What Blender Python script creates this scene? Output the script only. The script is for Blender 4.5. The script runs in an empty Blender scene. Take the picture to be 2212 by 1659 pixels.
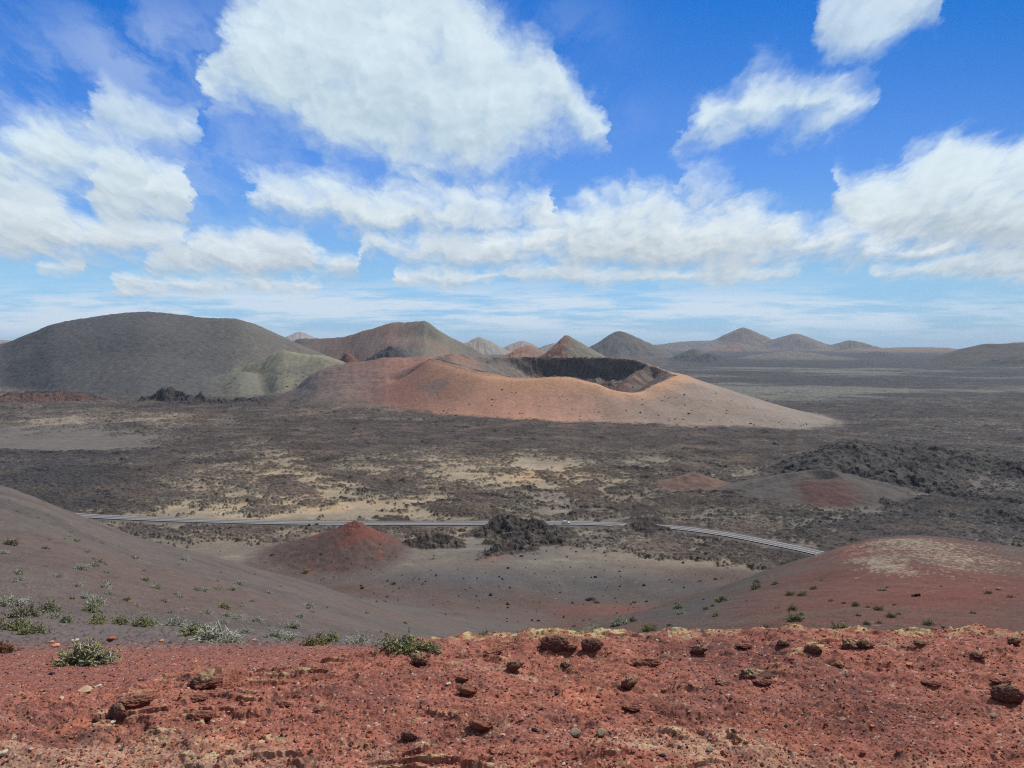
import bpy, math, random
import numpy as np
from math import radians, sin, cos, pi

sc = bpy.context.scene
COL = sc.collection
random.seed(7)

# ------------------------------------------------------------------ camera
# Camera at the origin, 3 m over the red bank, looking along +Y; level, with a small lens shift.
FP, CX, HY = 1659.0, 1106.0, 757.0      # survey units: bearing = CX + FP*x/y, dip = HY - FP*z/y
cam_d = bpy.data.cameras.new("camera")
cam = bpy.data.objects.new("camera", cam_d)
COL.objects.link(cam)
cam.location = (0, 0, 0)
cam.rotation_euler = (radians(90), 0, 0)
cam_d.sensor_width = 36.0
cam_d.lens = 27.0
cam_d.shift_y = -0.0328
cam_d.clip_start = 0.1
cam_d.clip_end = 120000
sc.camera = cam

# ------------------------------------------------------------------ sun, view
SUN_EL, SUN_AZ = radians(54), radians(52)      # azimuth: clockwise from the view direction (+Y)
sun_d = bpy.data.lights.new("sun", 'SUN')
sun = bpy.data.objects.new("sun", sun_d)
COL.objects.link(sun)
sun_d.energy = 4.9
sun_d.angle = radians(0.53)
sun_d.color = (1.0, 0.955, 0.89)
sun.rotation_euler = (pi/2 - SUN_EL, 0, -SUN_AZ + pi)
sun.rotation_euler = (-(pi/2 - SUN_EL), 0, -SUN_AZ)
vs = sc.view_settings
vs.view_transform = 'Standard'
vs.look = 'None'
vs.exposure = 0.0
vs.gamma = 1.0
vs.use_curve_mapping = False
sc.cycles.max_bounces = 6
sc.cycles.diffuse_bounces = 3
sc.cycles.volume_bounces = 0
sc.cycles.use_denoising = False
sc.cycles.pixel_filter_type = 'BLACKMAN_HARRIS'; sc.cycles.filter_width = 1.15

# ------------------------------------------------------------------ node helpers
class E:
    """a float socket with arithmetic"""
    tree = None
    def __init__(s, k): s.k = k
    @staticmethod
    def m(op, *a, clamp=False):
        n = E.tree.nodes.new('ShaderNodeMath'); n.operation = op; n.use_clamp = clamp
        for i, v in enumerate(a):
            if isinstance(v, E): E.tree.links.new(v.k, n.inputs[i])
            else: n.inputs[i].default_value = float(v)
        return E(n.outputs[0])
    def __add__(s, o): return E.m('ADD', s, o)
    __radd__ = __add__
    def __sub__(s, o): return E.m('SUBTRACT', s, o)
    def __rsub__(s, o): return E.m('SUBTRACT', o, s)
    def __mul__(s, o): return E.m('MULTIPLY', s, o)
    __rmul__ = __mul__
    def __truediv__(s, o): return E.m('DIVIDE', s, o)
    def __rtruediv__(s, o): return E.m('DIVIDE', o, s)
def sstep(lo, hi, x):
    n = E.tree.nodes.new('ShaderNodeMapRange'); n.interpolation_type = 'SMOOTHSTEP'
    E.tree.links.new(x.k, n.inputs['Value'])
    n.inputs['From Min'].default_value = lo; n.inputs['From Max'].default_value = hi
    return E(n.outputs['Result'])
def comb(x, y, z=0.0):
    n = E.tree.nodes.new('ShaderNodeCombineXYZ')
    for i, v in enumerate((x, y, z)):
        if isinstance(v, E): E.tree.links.new(v.k, n.inputs[i])
        else: n.inputs[i].default_value = v
    return n.outputs[0]
def noise(vec, scale, detail, rough=0.5, dist=0.0, color=False):
    n = E.tree.nodes.new('ShaderNodeTexNoise'); n.noise_dimensions = '3D'
    E.tree.links.new(vec, n.inputs['Vector'])
    n.inputs['Scale'].default_value = scale; n.inputs['Detail'].default_value = detail
    n.inputs['Roughness'].default_value = rough; n.inputs['Distortion'].default_value = dist
    return n.outputs['Color'] if color else E(n.outputs['Fac'])
def mixc(f, a, b, blend='MIX'):
    n = E.tree.nodes.new('ShaderNodeMix'); n.data_type = 'RGBA'; n.blend_type = blend
    for sock, v in ((n.inputs[0], f), (n.inputs[6], a), (n.inputs[7], b)):
        if isinstance(v, E): E.tree.links.new(v.k, sock)
        elif isinstance(v, bpy.types.NodeSocket): E.tree.links.new(v, sock)
        elif isinstance(v, (int, float)): sock.default_value = v
        else: sock.default_value = (*v, 1.0)
    return n.outputs[2]

# ------------------------------------------------------------------ sky with clouds (world)
world = bpy.data.worlds.new("World"); sc.world = world
world.use_nodes = True
nt = world.node_tree; nt.nodes.clear(); E.tree = nt
sky = nt.nodes.new('ShaderNodeTexSky'); sky.sky_type = 'NISHITA'; sky.sun_disc = False
sky.sun_elevation = SUN_EL; sky.sun_rotation = SUN_AZ
sky.altitude = 300; sky.air_density = 1.0; sky.dust_density = 0.4; sky.ozone_density = 2.0
gen = nt.nodes.new('ShaderNodeTexCoord').outputs['Generated']
sep = nt.nodes.new('ShaderNodeSeparateXYZ'); nt.links.new(gen, sep.inputs[0])
dx, dy, dz = (E(o) for o in sep.outputs)
dyc = E.m('MAXIMUM', dy, 0.05)
U = dx/dyc; V = E.m('MAXIMUM', dz, 0.0)/dyc
# cloud decks, far to near: (bearing, dip of the top, dip of the base), a pair marks a gap; edge softness, cover, greyness
DECKS = [
 ([(-350,600),(60,590),(85,562,588),(130,560,594),(175,565,585),(200,600),(240,600,630),(290,596,638),(370,604,636),(480,598,632),(600,598,630),(680,603,624),(760,605),(825,600),(850,583,612),(940,580,618),(1040,588,614),(1090,585,606),(1180,574,612),(1300,578,612),(1400,582,613),(1500,572,614),(1600,570,612),(1660,580,608),(1735,584,596),(1790,590),(1850,590),(1890,580,600),(1960,574,598),(2020,556,598),(2120,544,602),(2300,540,604),(2600,545,600)], 17, .85, .45),
 ([(-350,560),(250,560),(320,548,580),(390,520,586),(440,493,590),(500,500,594),(545,490,597),(610,500,596),(650,505,592),(685,545,585),(705,560,592),(740,556,600),(780,566,596),(785,517,545),(850,512,562),(930,510,574),(1000,512,577),(1060,518,574),(1110,530,570),(1140,560),(2600,560)], 26, .92, .6),
 ([(-350,380,560),(0,378,558),(60,385,560),(130,425,562),(180,470,562),(250,452,560),(330,472,560),(395,482,556),(420,520),(490,440),(530,415,452),(590,396,466),(650,402,468),(700,392,474),(745,386,486),(780,396,502),(830,414,510),(960,411,514),(1060,424,512),(1120,430,502),(1165,412,494),(1205,420,482),(1240,455),(1700,440),(1785,440),(1805,412,446),(1850,396,500),(1900,372,536),(1960,338,542),(2030,312,545),(2100,286,545),(2160,300,545),(2230,286,545),(2600,330,560)], 46, 1.0, .66),
 ([(-350,420),(150,420),(200,350,450),(260,330,478),(340,340,486),(410,370,480),(440,430),(980,540),(1050,512,568),(1120,496,572),(1190,478,576),(1245,446,578),(1300,416,580),(1355,401,582),(1410,408,582),(1460,436,580),(1520,446,580),(1580,438,577),(1640,444,573),(1700,456,567),(1750,488,562),(1800,482,556),(1850,500,556),(1950,520,552),(2050,530,540),(2150,535),(2600,535)], 48, 1.0, .62),
 ([(-350,290,420),(-60,290,430),(0,284,425),(50,268,420),(110,262,418),(170,275,416),(240,300,412),(310,318,400),(345,360),(415,160),(445,130,185),(490,0,216),(560,-80,258),(640,-110,278),(740,-110,308),(830,-100,348),(900,-80,372),(990,-40,374),(1050,20,368),(1110,80,352),(1160,100,332),(1205,118,304),(1235,175,290),(1275,215,300),(1310,255,290),(1345,275),(1440,290),(1478,278,296),(1500,250,302),(1535,205,300),(1575,170,292),(1625,158,282),(1690,160,270),(1750,172,262),(1810,184,254),(1855,196,246),(1882,208,232),(1915,222),(2600,230)], 70, 1.0, .42),
 ([(-350,240),(150,250),(190,215,285),(240,188,318),(300,212,326),(370,236,322),(430,258,290),(465,280),(1350,250),(1450,440),(1480,402,430),(1540,392,444),(1600,408,440),(1640,430),(1690,60),(1740,35,62),(1775,-20,98),(1830,-60,112),(1890,-60,92),(1960,-50,62),(2040,-40,20),(2085,0),(2600,-40)], 52, .85, .3),
]
near = sstep(0.05, 0.30, V)                       # 0 close to the horizon, 1 overhead
# noise space: cells shrink and flatten towards the horizon, as a cloud deck does
wv = E.m('LOGARITHM', V + 0.07, math.e)
wu = U/(V + 0.35)
wp = comb(wu*2.1, wv*1.25)
warp = noise(wp, 4.5, 8, 0.62, color=True)
sw = nt.nodes.new('ShaderNodeSeparateColor'); nt.links.new(warp, sw.inputs[0])
w1, w2 = E(sw.outputs[0]) - 0.5, E(sw.outputs[1]) - 0.5
amp = 0.035 + near*0.075
py_ = HY - (V + w2*amp*0.8)*FP
pxn = (CX + (U + w1*amp*1.2)*FP + 400.0)/3000.0
pxv = comb(pxn, pxn, pxn)
def dens(du, dv):
    q = comb((wu+du)*2.1 + w1*0.2, (wv+dv)*1.25 + w2*0.2)
    big = noise(q, 4.2, 3, 0.5)
    fine = noise(q, 9.0, 7, 0.62)
    return big*0.9 - 0.45 + (fine - 0.5)*(0.80 - near*0.22)
n0 = dens(0.0, 0.0)
n1 = dens(0.012, 0.035)                           # the same noise a little towards the sun
lit = sstep(-0.26, 0.22, n0 - n1)
grain = sstep(0.32, 0.68, noise(comb(wu*2.1, wv*1.8), 5.0, 5, 0.55))
c_low = mixc(near, (0.36, 0.42, 0.48), (0.40, 0.54, 0.66))
c_hi = mixc(near, (0.83, 0.88, 0.90), (0.74, 0.87, 0.94))
def deck(under, pts, soft_, cover, grey):
    n = nt.nodes.new('ShaderNodeRGBCurve'); n.mapping.use_clip = False
    nt.links.new(pxv, n.inputs['Color'])
    last = pts[0][1]
    for ch in (0, 1):
        cv = n.mapping.curves[ch]
        vals = []
        for p in pts:
            if len(p) == 3: c_, t_ = (p[1]+p[2])/2, (p[2]-p[1])/2
            else: c_, t_ = p[1], -125.0
            vals.append(((p[0]+400)/3000, (c_+100)/800 if ch == 0 else (t_+130)/400))
        cv.points[0].location = vals[0]; cv.points[1].location = vals[-1]
        for v in vals[1:-1]: cv.points.new(*v)
        for q_ in cv.points: q_.handle_type = 'AUTO_CLAMPED'
    n.mapping.update()
    sp = nt.nodes.new('ShaderNodeSeparateColor'); nt.links.new(n.outputs[0], sp.inputs[0])
    cen, th = E(sp.outputs[0])*800.0 - 100.0, E(sp.outputs[1])*400.0 - 130.0
    up = cen - py_
    f = (th - E.m('ABSOLUTE', up))/soft_
    f = E.m('MINIMUM', f, 1.1)
    d = f*0.80 + n0*2.1 + 0.06
    al = sstep(-0.62, 0.95, d)*cover
    rel = up/E.m('MAXIMUM', th, 10.0)
    sh = sstep(-1.0, 0.45, rel + n0*1.2)
    thin_ = 1.0 - sstep(0.2, 1.1, d)
    sh = sh*grey + lit*(0.62-grey*.55) + grain*(0.38-grey*.45) + thin_*0.15
    return mixc(al, under, mixc(sh, c_low, c_hi))
# thin veils: upper left, and streaks over the horizon
veil_n = noise(comb(wu*2.1 + w1*0.3, wv*1.2 + w2*0.3), 3.4, 6, 0.6)
def soft(px, py, rx, ry):
    a = (U - (px-CX)/FP)/(rx/FP); b = (V - (HY-py)/FP)/(ry/FP)
    return E.m('EXPONENT', 0.0 - (a*a + b*b))
veil_m = soft(300, 100, 300, 120)*0.85 + soft(480, 300, 300, 150)*0.55 + soft(420, 430, 120, 120)*0.3 + soft(1180, 60, 160, 90)*0.35 + soft(1300,250,140,60)*.3 + soft(20, 200, 120, 60)*0.7
veil = veil_m*sstep(0.34, 0.62, veil_n)*0.7
str_n = noise(comb(U*1.6, V*15.0), 3.0, 6, 0.62)
str_m = soft(1300, 676, 1100, 50)*1.15 + soft(100, 690, 500, 45)*0.8 + soft(500, 640, 700, 28)*0.35
streak = E.m('MINIMUM', sstep(0.39, 0.58, str_n)*str_m*1.0, 0.88)
thin = 1.0 - (1.0 - veil)*(1.0 - streak)
cthin = mixc(near, (0.66, 0.77, 0.88), (0.42, 0.55, 0.83))
# clear sky: deeper and bluer than the standard atmosphere, as on this high dry day
tv = nt.nodes.new('ShaderNodeValToRGB'); nt.links.new((V*2.0).k, tv.inputs[0])
SKYT = [(0.0,(.50,.86,1.6)),(.05,(.50,.78,1.30)),(.20,(.63,.90,1.17)),(.49,(.40,.75,1.30)),(.90,(.090,.59,1.27)),(1.0,(.07,.55,1.25))]
while len(tv.color_ramp.elements) < len(SKYT): tv.color_ramp.elements.new(.5)
for e_, (p_, c_) in zip(tv.color_ramp.elements, SKYT):
    e_.position = p_; e_.color = (*[q_/1.6*.1 for q_ in c_], 1)
sk = mixc(1.0, sky.outputs[0], tv.outputs[0], 'MULTIPLY')
kk = E.m('MINIMUM', E.m('MAXIMUM', 1.0 - U*0.33, 0.6), 1.3)*1.6
sk2 = nt.nodes.new('ShaderNodeVectorMath'); sk2.operation = 'SCALE'
nt.links.new(sk, sk2.inputs[0]); nt.links.new(kk.k, sk2.inputs['Scale'])
base = mixc(thin, sk2.outputs[0], cthin)
final = base
for dk in DECKS: final = deck(final, *dk)
# sky out of view, overhead and behind: one flat tone, set for the fill light
els = E.m('MAXIMUM', sstep(0.55, 0.95, V), sstep(0.45, 0.2, dy))
final = mixc(els, final, (0.21, 0.29, 0.42))
bg = nt.nodes.new('ShaderNodeBackground'); nt.links.new(final, bg.inputs[0]); bg.inputs[1].default_value = 1.0
out = nt.nodes.new('ShaderNodeOutputWorld'); nt.links.new(bg.outputs[0], out.inputs[0])
world.cycles.sampling_method = 'MANUAL'; world.cycles.sample_map_resolution = 256
#@@SKYEND
# ------------------------------------------------------------------ numeric noise
F4 = np.float32
_a = np.arange(16)*(2*np.pi/16)
GX, GY = np.cos(_a).astype(F4), np.sin(_a).astype(F4)
def hsh(ix, iy, seed):
    with np.errstate(over='ignore'):
        h = ix.astype(np.uint32)*np.uint32(0x27d4eb2d) + iy.astype(np.uint32)*np.uint32(0x165667b1) + np.uint32((seed*0x9E3779B1) & 0xffffffff)
        h ^= h >> np.uint32(15); h *= np.uint32(0x85ebca6b)
        h ^= h >> np.uint32(13); h *= np.uint32(0xc2b2ae35)
        h ^= h >> np.uint32(16)
    return h
def perlin(x, y, seed):
    x0 = np.floor(x); y0 = np.floor(y)
    fx = (x-x0).astype(F4); fy = (y-y0).astype(F4)
    ix = x0.astype(np.int64).astype(np.uint32); iy = y0.astype(np.int64).astype(np.uint32)
    u = fx*fx*fx*(fx*(fx*6-15)+10); v = fy*fy*fy*(fy*(fy*6-15)+10)
    def g(a, b):
        h = hsh(ix+np.uint32(a), iy+np.uint32(b), seed) & np.uint32(15)
        return GX[h]*(fx-a) + GY[h]*(fy-b)
    a = g(0,0); b = g(1,0); c = g(0,1); d = g(1,1)
    ab = a+(b-a)*u; cd = c+(d-c)*u
    return (ab+(cd-ab)*v)*1.5
def fbm(x, y, wl, octv, seed, gain=0.5, ridge=False, minwl=None):
    x = np.asarray(x, np.float64); y = np.asarray(y, np.float64)
    out = np.zeros(np.broadcast(x, y).shape, F4); amp = 1.0; tot = 1e-6
    c, s = 0.8, 0.6
    for k in range(octv):
        w = wl/2.03**k
        wt = 1.0
        if minwl is not None:
            wt = np.clip(w/minwl - 1.0, 0, 1).astype(F4)
            if wt.max() <= 0: break
        n = perlin(x/w, y/w, seed+k*17)
        if ridge: n = 1.0 - 2.0*np.abs(n)*1.3
        out += n*(amp*wt); tot += amp; amp *= gain
        x, y = c*x - s*y + 13.7*w, s*x + c*y - 5.1*w
    return out/tot*(1.0 if ridge else 1.35)
def worley(x, y, seed):
    x0 = np.floor(x); y0 = np.floor(y)
    fx = (x-x0).astype(F4); fy = (y-y0).astype(F4)
    ix = x0.astype(np.int64).astype(np.uint32); iy = y0.astype(np.int64).astype(np.uint32)
    best = np.full(fx.shape, 9.0, F4); cid = np.zeros(fx.shape, np.uint32)
    for a in (-1,0,1):
        for b in (-1,0,1):
            h = hsh(ix+np.uint32(a & 0xffffffff), iy+np.uint32(b & 0xffffffff), seed)
            ox = (h & np.uint32(0xffff)).astype(F4)/65535; oy = (h >> np.uint32(16)).astype(F4)/65535
            d = (a+ox-fx)**2 + (b+oy-fy)**2
            m = d < best
            best = np.where(m, d, best); cid = np.where(m, h, cid)
    return np.sqrt(best), ((cid*np.uint32(2654435761)) >> np.uint32(8)).astype(F4)/F4(2**24)
def sm(a, b, x):
    t = np.clip((x-a)/(b-a), 0, 1); return (t*t*(3-2*t)).astype(F4)
def lerp(a, b, t): return a+(b-a)*t
def hermite(xs, ys, xq):
    xs = np.asarray(xs, float); ys = np.asarray(ys, float)
    d = np.diff(ys)/np.diff(xs); m = np.zeros(len(xs))
    m[1:-1] = np.where(d[:-1]*d[1:] > 0, 2*d[:-1]*d[1:]/(d[:-1]+d[1:]+1e-12*np.sign(d[:-1])), 0)
    m[0], m[-1] = d[0], d[-1]
    xq = np.clip(xq, xs[0], xs[-1])
    i = np.clip(np.searchsorted(xs, xq)-1, 0, len(xs)-2)
    h = xs[i+1]-xs[i]; t = (xq-xs[i])/h
    return ((2*t**3-3*t**2+1)*ys[i]+(t**3-2*t**2+t)*h*m[i]+(-2*t**3+3*t**2)*ys[i+1]+(t**3-t**2)*h*m[i+1])

# ------------------------------------------------------------------ the near slopes: surveyed profiles
# rows: bearing; columns: distance ahead; entries: dip of the ground there
ND = [9, 10.5, 13, 18, 27, 40, 60, 90, 130, 180, 230, 300]
NT = {
 -700:[1480,1440,1405,1350,1240,1130,1030,965,960,1030,1180,1290],
 -300:[1460,1425,1395,1345,1255,1160,1070,1010,1025,1090,1215,1290],
  0:  [1440,1408,1385,1340,1270,1190,1110,1052,1075,1140,1240,1290],
  300:[1435,1405,1388,1355,1310,1258,1205,1170,1160,1190,1255,1295],
  600:[1425,1402,1388,1372,1345,1310,1280,1258,1245,1240,1262,1295],
  900:[1402,1398,1400,1398,1390,1378,1365,1352,1342,1335,1328,1300],
 1100:[1388,1405,1420,1420,1412,1404,1396,1388,1380,1375,1362,1300],
 1300:[1387,1412,1430,1425,1402,1372,1346,1346,1360,1372,1362,1300],
 1500:[1386,1410,1425,1410,1382,1342,1303,1286,1305,1350,1370,1310],
 1700:[1385,1405,1415,1395,1358,1312,1254,1219,1228,1290,1350,1310],
 1960:[1385,1403,1410,1388,1345,1285,1215,1163,1158,1225,1300,1320],
 2212:[1384,1400,1406,1385,1345,1290,1232,1189,1183,1230,1300,1320],
 2600:[1384,1400,1405,1385,1350,1300,1250,1215,1210,1260,1310,1325],
 3200:[1384,1400,1405,1388,1360,1320,1280,1250,1245,1280,1315,1325]}
_px = np.array(sorted(NT)); _near = np.array([2.0, 4.0, 5.5, 7.0])
_ld = np.log(np.array(list(_near)+ND))
_rows = []
for p in _px:
    v = [-(2.6+.09*d)/d for d in _near] + [-(q-HY)/FP for q in NT[p]]
    _rows.append(v)
_rows = np.array(_rows)
LQ = np.linspace(np.log(2.0), np.log(300), 500)
_f1 = np.array([hermite(_ld, r, LQ) for r in _rows])
PQ = np.linspace(-700, 3200, 391)
NEARV = np.array([hermite(_px, _f1[:, j], PQ) for j in range(len(LQ))]).T.astype(F4)
def near_z(P, Y):
    a = np.clip((P+700)/10.0, 0, 389.999); b = np.clip((np.log(np.maximum(Y, 2.0))-LQ[0])/(LQ[1]-LQ[0]), 0, 498.999)
    i = a.astype(int); j = b.astype(int); s = a-i; t = b-j
    v = (NEARV[i,j]*(1-s)+NEARV[i+1,j]*s)*(1-t)+(NEARV[i,j+1]*(1-s)+NEARV[i+1,j+1]*s)*t
    return v*Y

GD = ([0,1000,1500,2500,5000,6500,8000,10500,12000],[-92,-92,-87,-72,-36,-15,-9,-9,-60])
def G0(Y): return np.interp(Y, *GD)
def wpt(px, py, d): return ((px-CX)/FP*d, d, -(py-HY)/FP*d)
def gpt(px, py):                       # a point of the valley floor seen at that bearing and dip
    d = 92*FP/(py-HY); return ((px-CX)/FP*d, d)
def blob(P, T, cx, cy, rx, ry): return np.exp(-(((P-cx)/rx)**2+((T-cy)/ry)**2)).astype(F4)

# colours (albedo)
def C(r, g, b): return np.array([r, g, b], F4)
def mixv(a, b, t): return a+(b-a)*t[..., None]

ROAD = [(-60,1093),(205,1119),(450,1129),(690,1134),(950,1135),(1100,1134),(1220,1134),(1340,1137),(1450,1143),(1560,1157),(1690,1182),(1755,1196),(1900,1235)]
_rw = np.array([gpt(*p) for p in ROAD])
_rs = np.linspace(_rw[0,0], _rw[-1,0], 240)
ROADXY = np.stack([_rs, hermite(_rw[:,0], _rw[:,1], _rs)], 1)
ROADZ = -91.0
def dist_poly(X, Y, pts):
    """distance to a polyline and the position along it (in point indices)"""
    bd = np.full(X.shape, 1e9); bt = np.zeros(X.shape)
    for i in range(len(pts)-1):
        ax, ay = pts[i][:2]; bx, by = pts[i+1][:2]
        ex, ey = bx-ax, by-ay; L = ex*ex+ey*ey
        t = np.clip(((X-ax)*ex+(Y-ay)*ey)/L, 0, 1)
        d = np.hypot(X-ax-t*ex, Y-ay-t*ey)
        m = d < bd; bd = np.where(m, d, bd); bt = np.where(m, i+t, bt)
    return bd, bt

# ---- lava cover, dark ground, a painted cloud shadow, sand tint over the valley floor (bearing, dip of the floor, half sizes, weight)
LAVA_SHADE = [(900,928,900,26,.42),(130,1050,230,50,.75),(250,985,300,22,.35),(1450,942,450,26,.35),(1000,958,300,18,.25),(1000,880,900,20,.1),  # second entry: darker, rougher ground at the far left
 (620,1030,330,60,-.30),(470,1095,330,22,-.22),(1150,1015,200,44,-.24),(1150,1085,300,18,-.1),(900,1122,700,10,-.4),(350,912,140,16,-.3),
 (690,985,60,16,.5),(730,1012,45,13,.65),(770,1030,50,12,.5),(830,1045,60,16,.75),(600,1050,70,16,.35),(870,1072,50,11,.45),(560,1085,30,7,.3),
 (2050,1120,260,50,.25),(1560,1215,140,36,.05),(1500,1095,260,26,.1),(1980,885,260,14,.45),(1800,850,320,18,-.12),(2080,870,200,10,-.2),(2000,1000,300,40,.2),  # the dark band on the far right plain stands in for cloud shadow
 (1650,905,60,10,-.3),(150,950,190,22,-1.2),(430,872,170,16,.6),(110,912,160,12,-.3),(1840,1075,120,40,-.4),(2050,1050,140,30,-.35)]
TAN = [(620,1040,360,70,.55),(760,1100,240,22,.6),(1130,1015,220,45,.6),(450,1105,300,20,.35),(350,905,160,14,.45),(700,885,120,12,.5),(100,912,120,14,.5),
 (900,1150,500,20,.35),(1560,1200,200,26,.45),(1250,1045,160,25,.4),(1700,1000,200,25,.25),(2060,1060,200,60,-.6),(130,955,240,28,-1.2),(1650,1080,130,20,.25),(1900,850,400,12,.2),(300,1080,160,18,.4)]
ORANGE = [(755,1100,70,10,1.),(1160,1030,60,14,.8),(700,990,60,10,.5),(430,895,40,8,.6),(1300,1190,0.1,0.1,0),(330,1035,30,14,.5),(690,1050,60,14,.3)]

SAND_GREY, SAND_TAN, SAND_OR = C(.118,.102,.090), C(.32,.25,.165), C(.40,.24,.13)
ROCK, ROCK_BLUE = C(.050,.038,.034), C(.036,.034,.037)
PALE = C(.30,.285,.22)

ids = {}          # id number -> (name, properties)
def setid(i, name, **kw): ids[i] = (name, kw)

def valley(X, Y, P):
    g = G0(Y)
    T = HY - g*FP/Y
    mw = np.maximum(.0022*Y, 0.7)
    wpx = fbm(X, Y, 90, 4, 5); wpy = fbm(X, Y, 90, 4, 9)
    Pw = P + wpx*26; Tw = T + wpy*30*np.clip((T-757)/300, .08, 1)
    L = np.full(X.shape, .56, F4)
    for b in LAVA_SHADE: L += b[4]*blob(Pw, Tw, *b[:4])
    L = L - 1.3*sm(1150, 1215, T - .12*(P-1106)*(P > 1106))*1.0
    mid = fbm(X, Y, 55, 4, 21, .55)
    L = L + mid*.46 + .16*fbm(X, Y, 19, 3, 23)
    wx_ = fbm(X, Y, 30, 3, 27)*9; Xr, Yr = X*.8+Y*.25+wx_, Y*1.1-X*.15+wx_
    n = fbm(Xr*.75, Yr, 9, 6, 31, .70, minwl=mw)
    rg = fbm(Xr*.7+7, Yr, 15, 5, 41, .66, ridge=True, minwl=mw)
    fine_ = fbm(X*.8, Y, 4.6, 4, 33, .88, minwl=mw*.6)
    tex = n*.30 + rg*.30 + fine_*.55
    # far away many clumps fall inside one cell: widen the step
    wd = .11 + np.clip(Y/6000, 0, .5)
    cover = sm(-wd, wd, tex + (L-.5)*1.5)
    st = fbm(X*.35, Y, 14, 4, 51, .55, minwl=mw)
    h = g + fbm(X, Y, 160, 3, 3)*2.2*sm(200, 420, Y) + cover*(.7+2.3*np.clip(tex, -.5, 1.)) + fbm(X, Y, 45, 4, 63, .55)*1.6*np.clip(L+.2, 0, 1)*sm(1215, 1150, T+0*X) + mid*np.clip(L, 0, 1)*1.8
    h = h + fbm(X, Y, 62, 3, 65)*3.8*sm(1205, 1245, T+0*X)
    h = h + fbm(X, Y, 9, 3, 61, minwl=mw)*.25*sm(1100, 1000, T+0*X) + st*.25
    crk = sm(.62, .95, fbm(X*.8+Y*.3, Y, 62, 4, 87, .5, ridge=True))*sm(1190, 1130, T+0*X)*sm(.2, .5, L)*sm(2200, 1200, Y)
    h = h + crk*(1.4+1.2*n)
    # sand tint
    t = np.zeros(X.shape, F4)
    for b in TAN: t += b[4]*blob(Pw, Tw, *b[:4])
    o = np.zeros(X.shape, F4)
    for b in ORANGE: o += b[4]*blob(Pw, Tw, *b[:4])
    t = np.clip(t*1.25*(1+.9*mid) + .14, 0, 1)
    col = mixv(np.broadcast_to(SAND_GREY, X.shape+(3,)), SAND_TAN, np.clip(t, 0, 1))
    col = mixv(col, SAND_OR, np.clip(o*(.8+mid), 0, 1))
    pal = sm(.25, .7, st + n*.3)*np.clip(t+.25, 0, 1)*.55
    col = mixv(col, PALE, pal)
    col = col*(1+.10*n+.22*fine_+.12*fbm(X, Y, 40, 4, 53))[..., None]
    blue = np.clip(blob(Pw, Tw, 60, 1040, 330, 110) + sm(1500, 1900, P+0*X)*.7 + sm(1400, 2500, Y), 0, 1)
    rk = mixv(np.broadcast_to(ROCK, X.shape+(3,)), ROCK_BLUE, blue)
    rk = rk*np.clip(1.0 + .35*n + .65*fine_, .25, 2.2)[..., None]
    rk = mixv(rk, C(.125,.090,.068), sm(.0, .6, fbm(X, Y, 37, 4, 71)+.25*t)*.6*(1-.6*blue))
    rk = mixv(rk, PALE*.75, sm(.08, .55, fbm(X, Y, 4.2, 4, 73, .85, minwl=mw*.6) + .35*fbm(X, Y, 75, 3, 75) - .45*np.clip((L-.6)*2, -.3, 1))*.5)
    rk = rk*(1+.50*fbm(X*.7, Y, 85, 4, 77, .6))[..., None]
    col = mixv(col, rk, cover*.93)
    col = mixv(col, C(.036,.030,.029), crk*.7)
    # ash floor of the hollow below us: grey, reddish to the left and front
    bowl = sm(1205, 1260, T+0*X)
    red = np.clip(blob(P, T, 1310, 1318, 90, 16)*1.3 + blob(P, T, 1150, 1350, 260, 22)*.2 + blob(P, T, 800, 1290, 160, 40)*.2, 0, 1)
    bc = mixv(np.broadcast_to(C(.082,.069,.062), X.shape+(3,)), C(.094,.062,.051), sm(-.1, .6, fbm(X, Y, 60, 3, 81)))
    bc = mixv(bc, C(.085,.080,.080), np.clip(blob(P, T, 1000, 1255, 110, 14)*.8 + blob(P, T, 1250, 1245, 160, 18)*.7 + blob(P, T, 900, 1250, 160, 12)*.5, 0, 1))
    bc = mixv(bc, C(.175,.068,.05), red*.7)
    bc = bc*(1+.10*fbm(X, Y, 4, 4, 83, .6, minwl=mw))[..., None]
    bc = mixv(bc, C(.26,.22,.19), sm(.55, .75, fbm(X, Y, 2.2, 3, 85, minwl=mw*.7))*.4)
    col = mixv(col, bc, bowl*(1-cover*.9))
    # far plain: pale streaks, dark flows, and a cloud shadow painted dark on the right
    far = sm(1050, 1500, Y)*sm(1300, 1600, P)
    fs = fbm(X*.35, Y*.8, 210, 6, 91, .68, minwl=mw)
    fc = mixv(np.broadcast_to(C(.038,.039,.044), X.shape+(3,)), C(.13,.127,.112), sm(.08, .6, fs - .5*sm(2600, 3600, Y) + .5*blob(P, T, 1850, 800, 300, 10) + .35*blob(P,T,1700,850,200,16) + .35*blob(P,T,1900,852,380,20) - .9*blob(P,T,2150,893,220,11)))
    fc = mixv(fc, C(.032,.033,.038), sm(-.1, -.5, fs))
    fc = fc*np.clip(1+.4*n+.5*fine_, .3, 2)[..., None]
    col = mixv(col, fc, far*.8)
    return h, col, cover

def ramp_cols(keys, x):
    xs = [k[0] for k in keys]
    return np.stack([np.interp(x, xs, [k[1][i] for k in keys]) for i in range(3)], -1).astype(F4)

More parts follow.
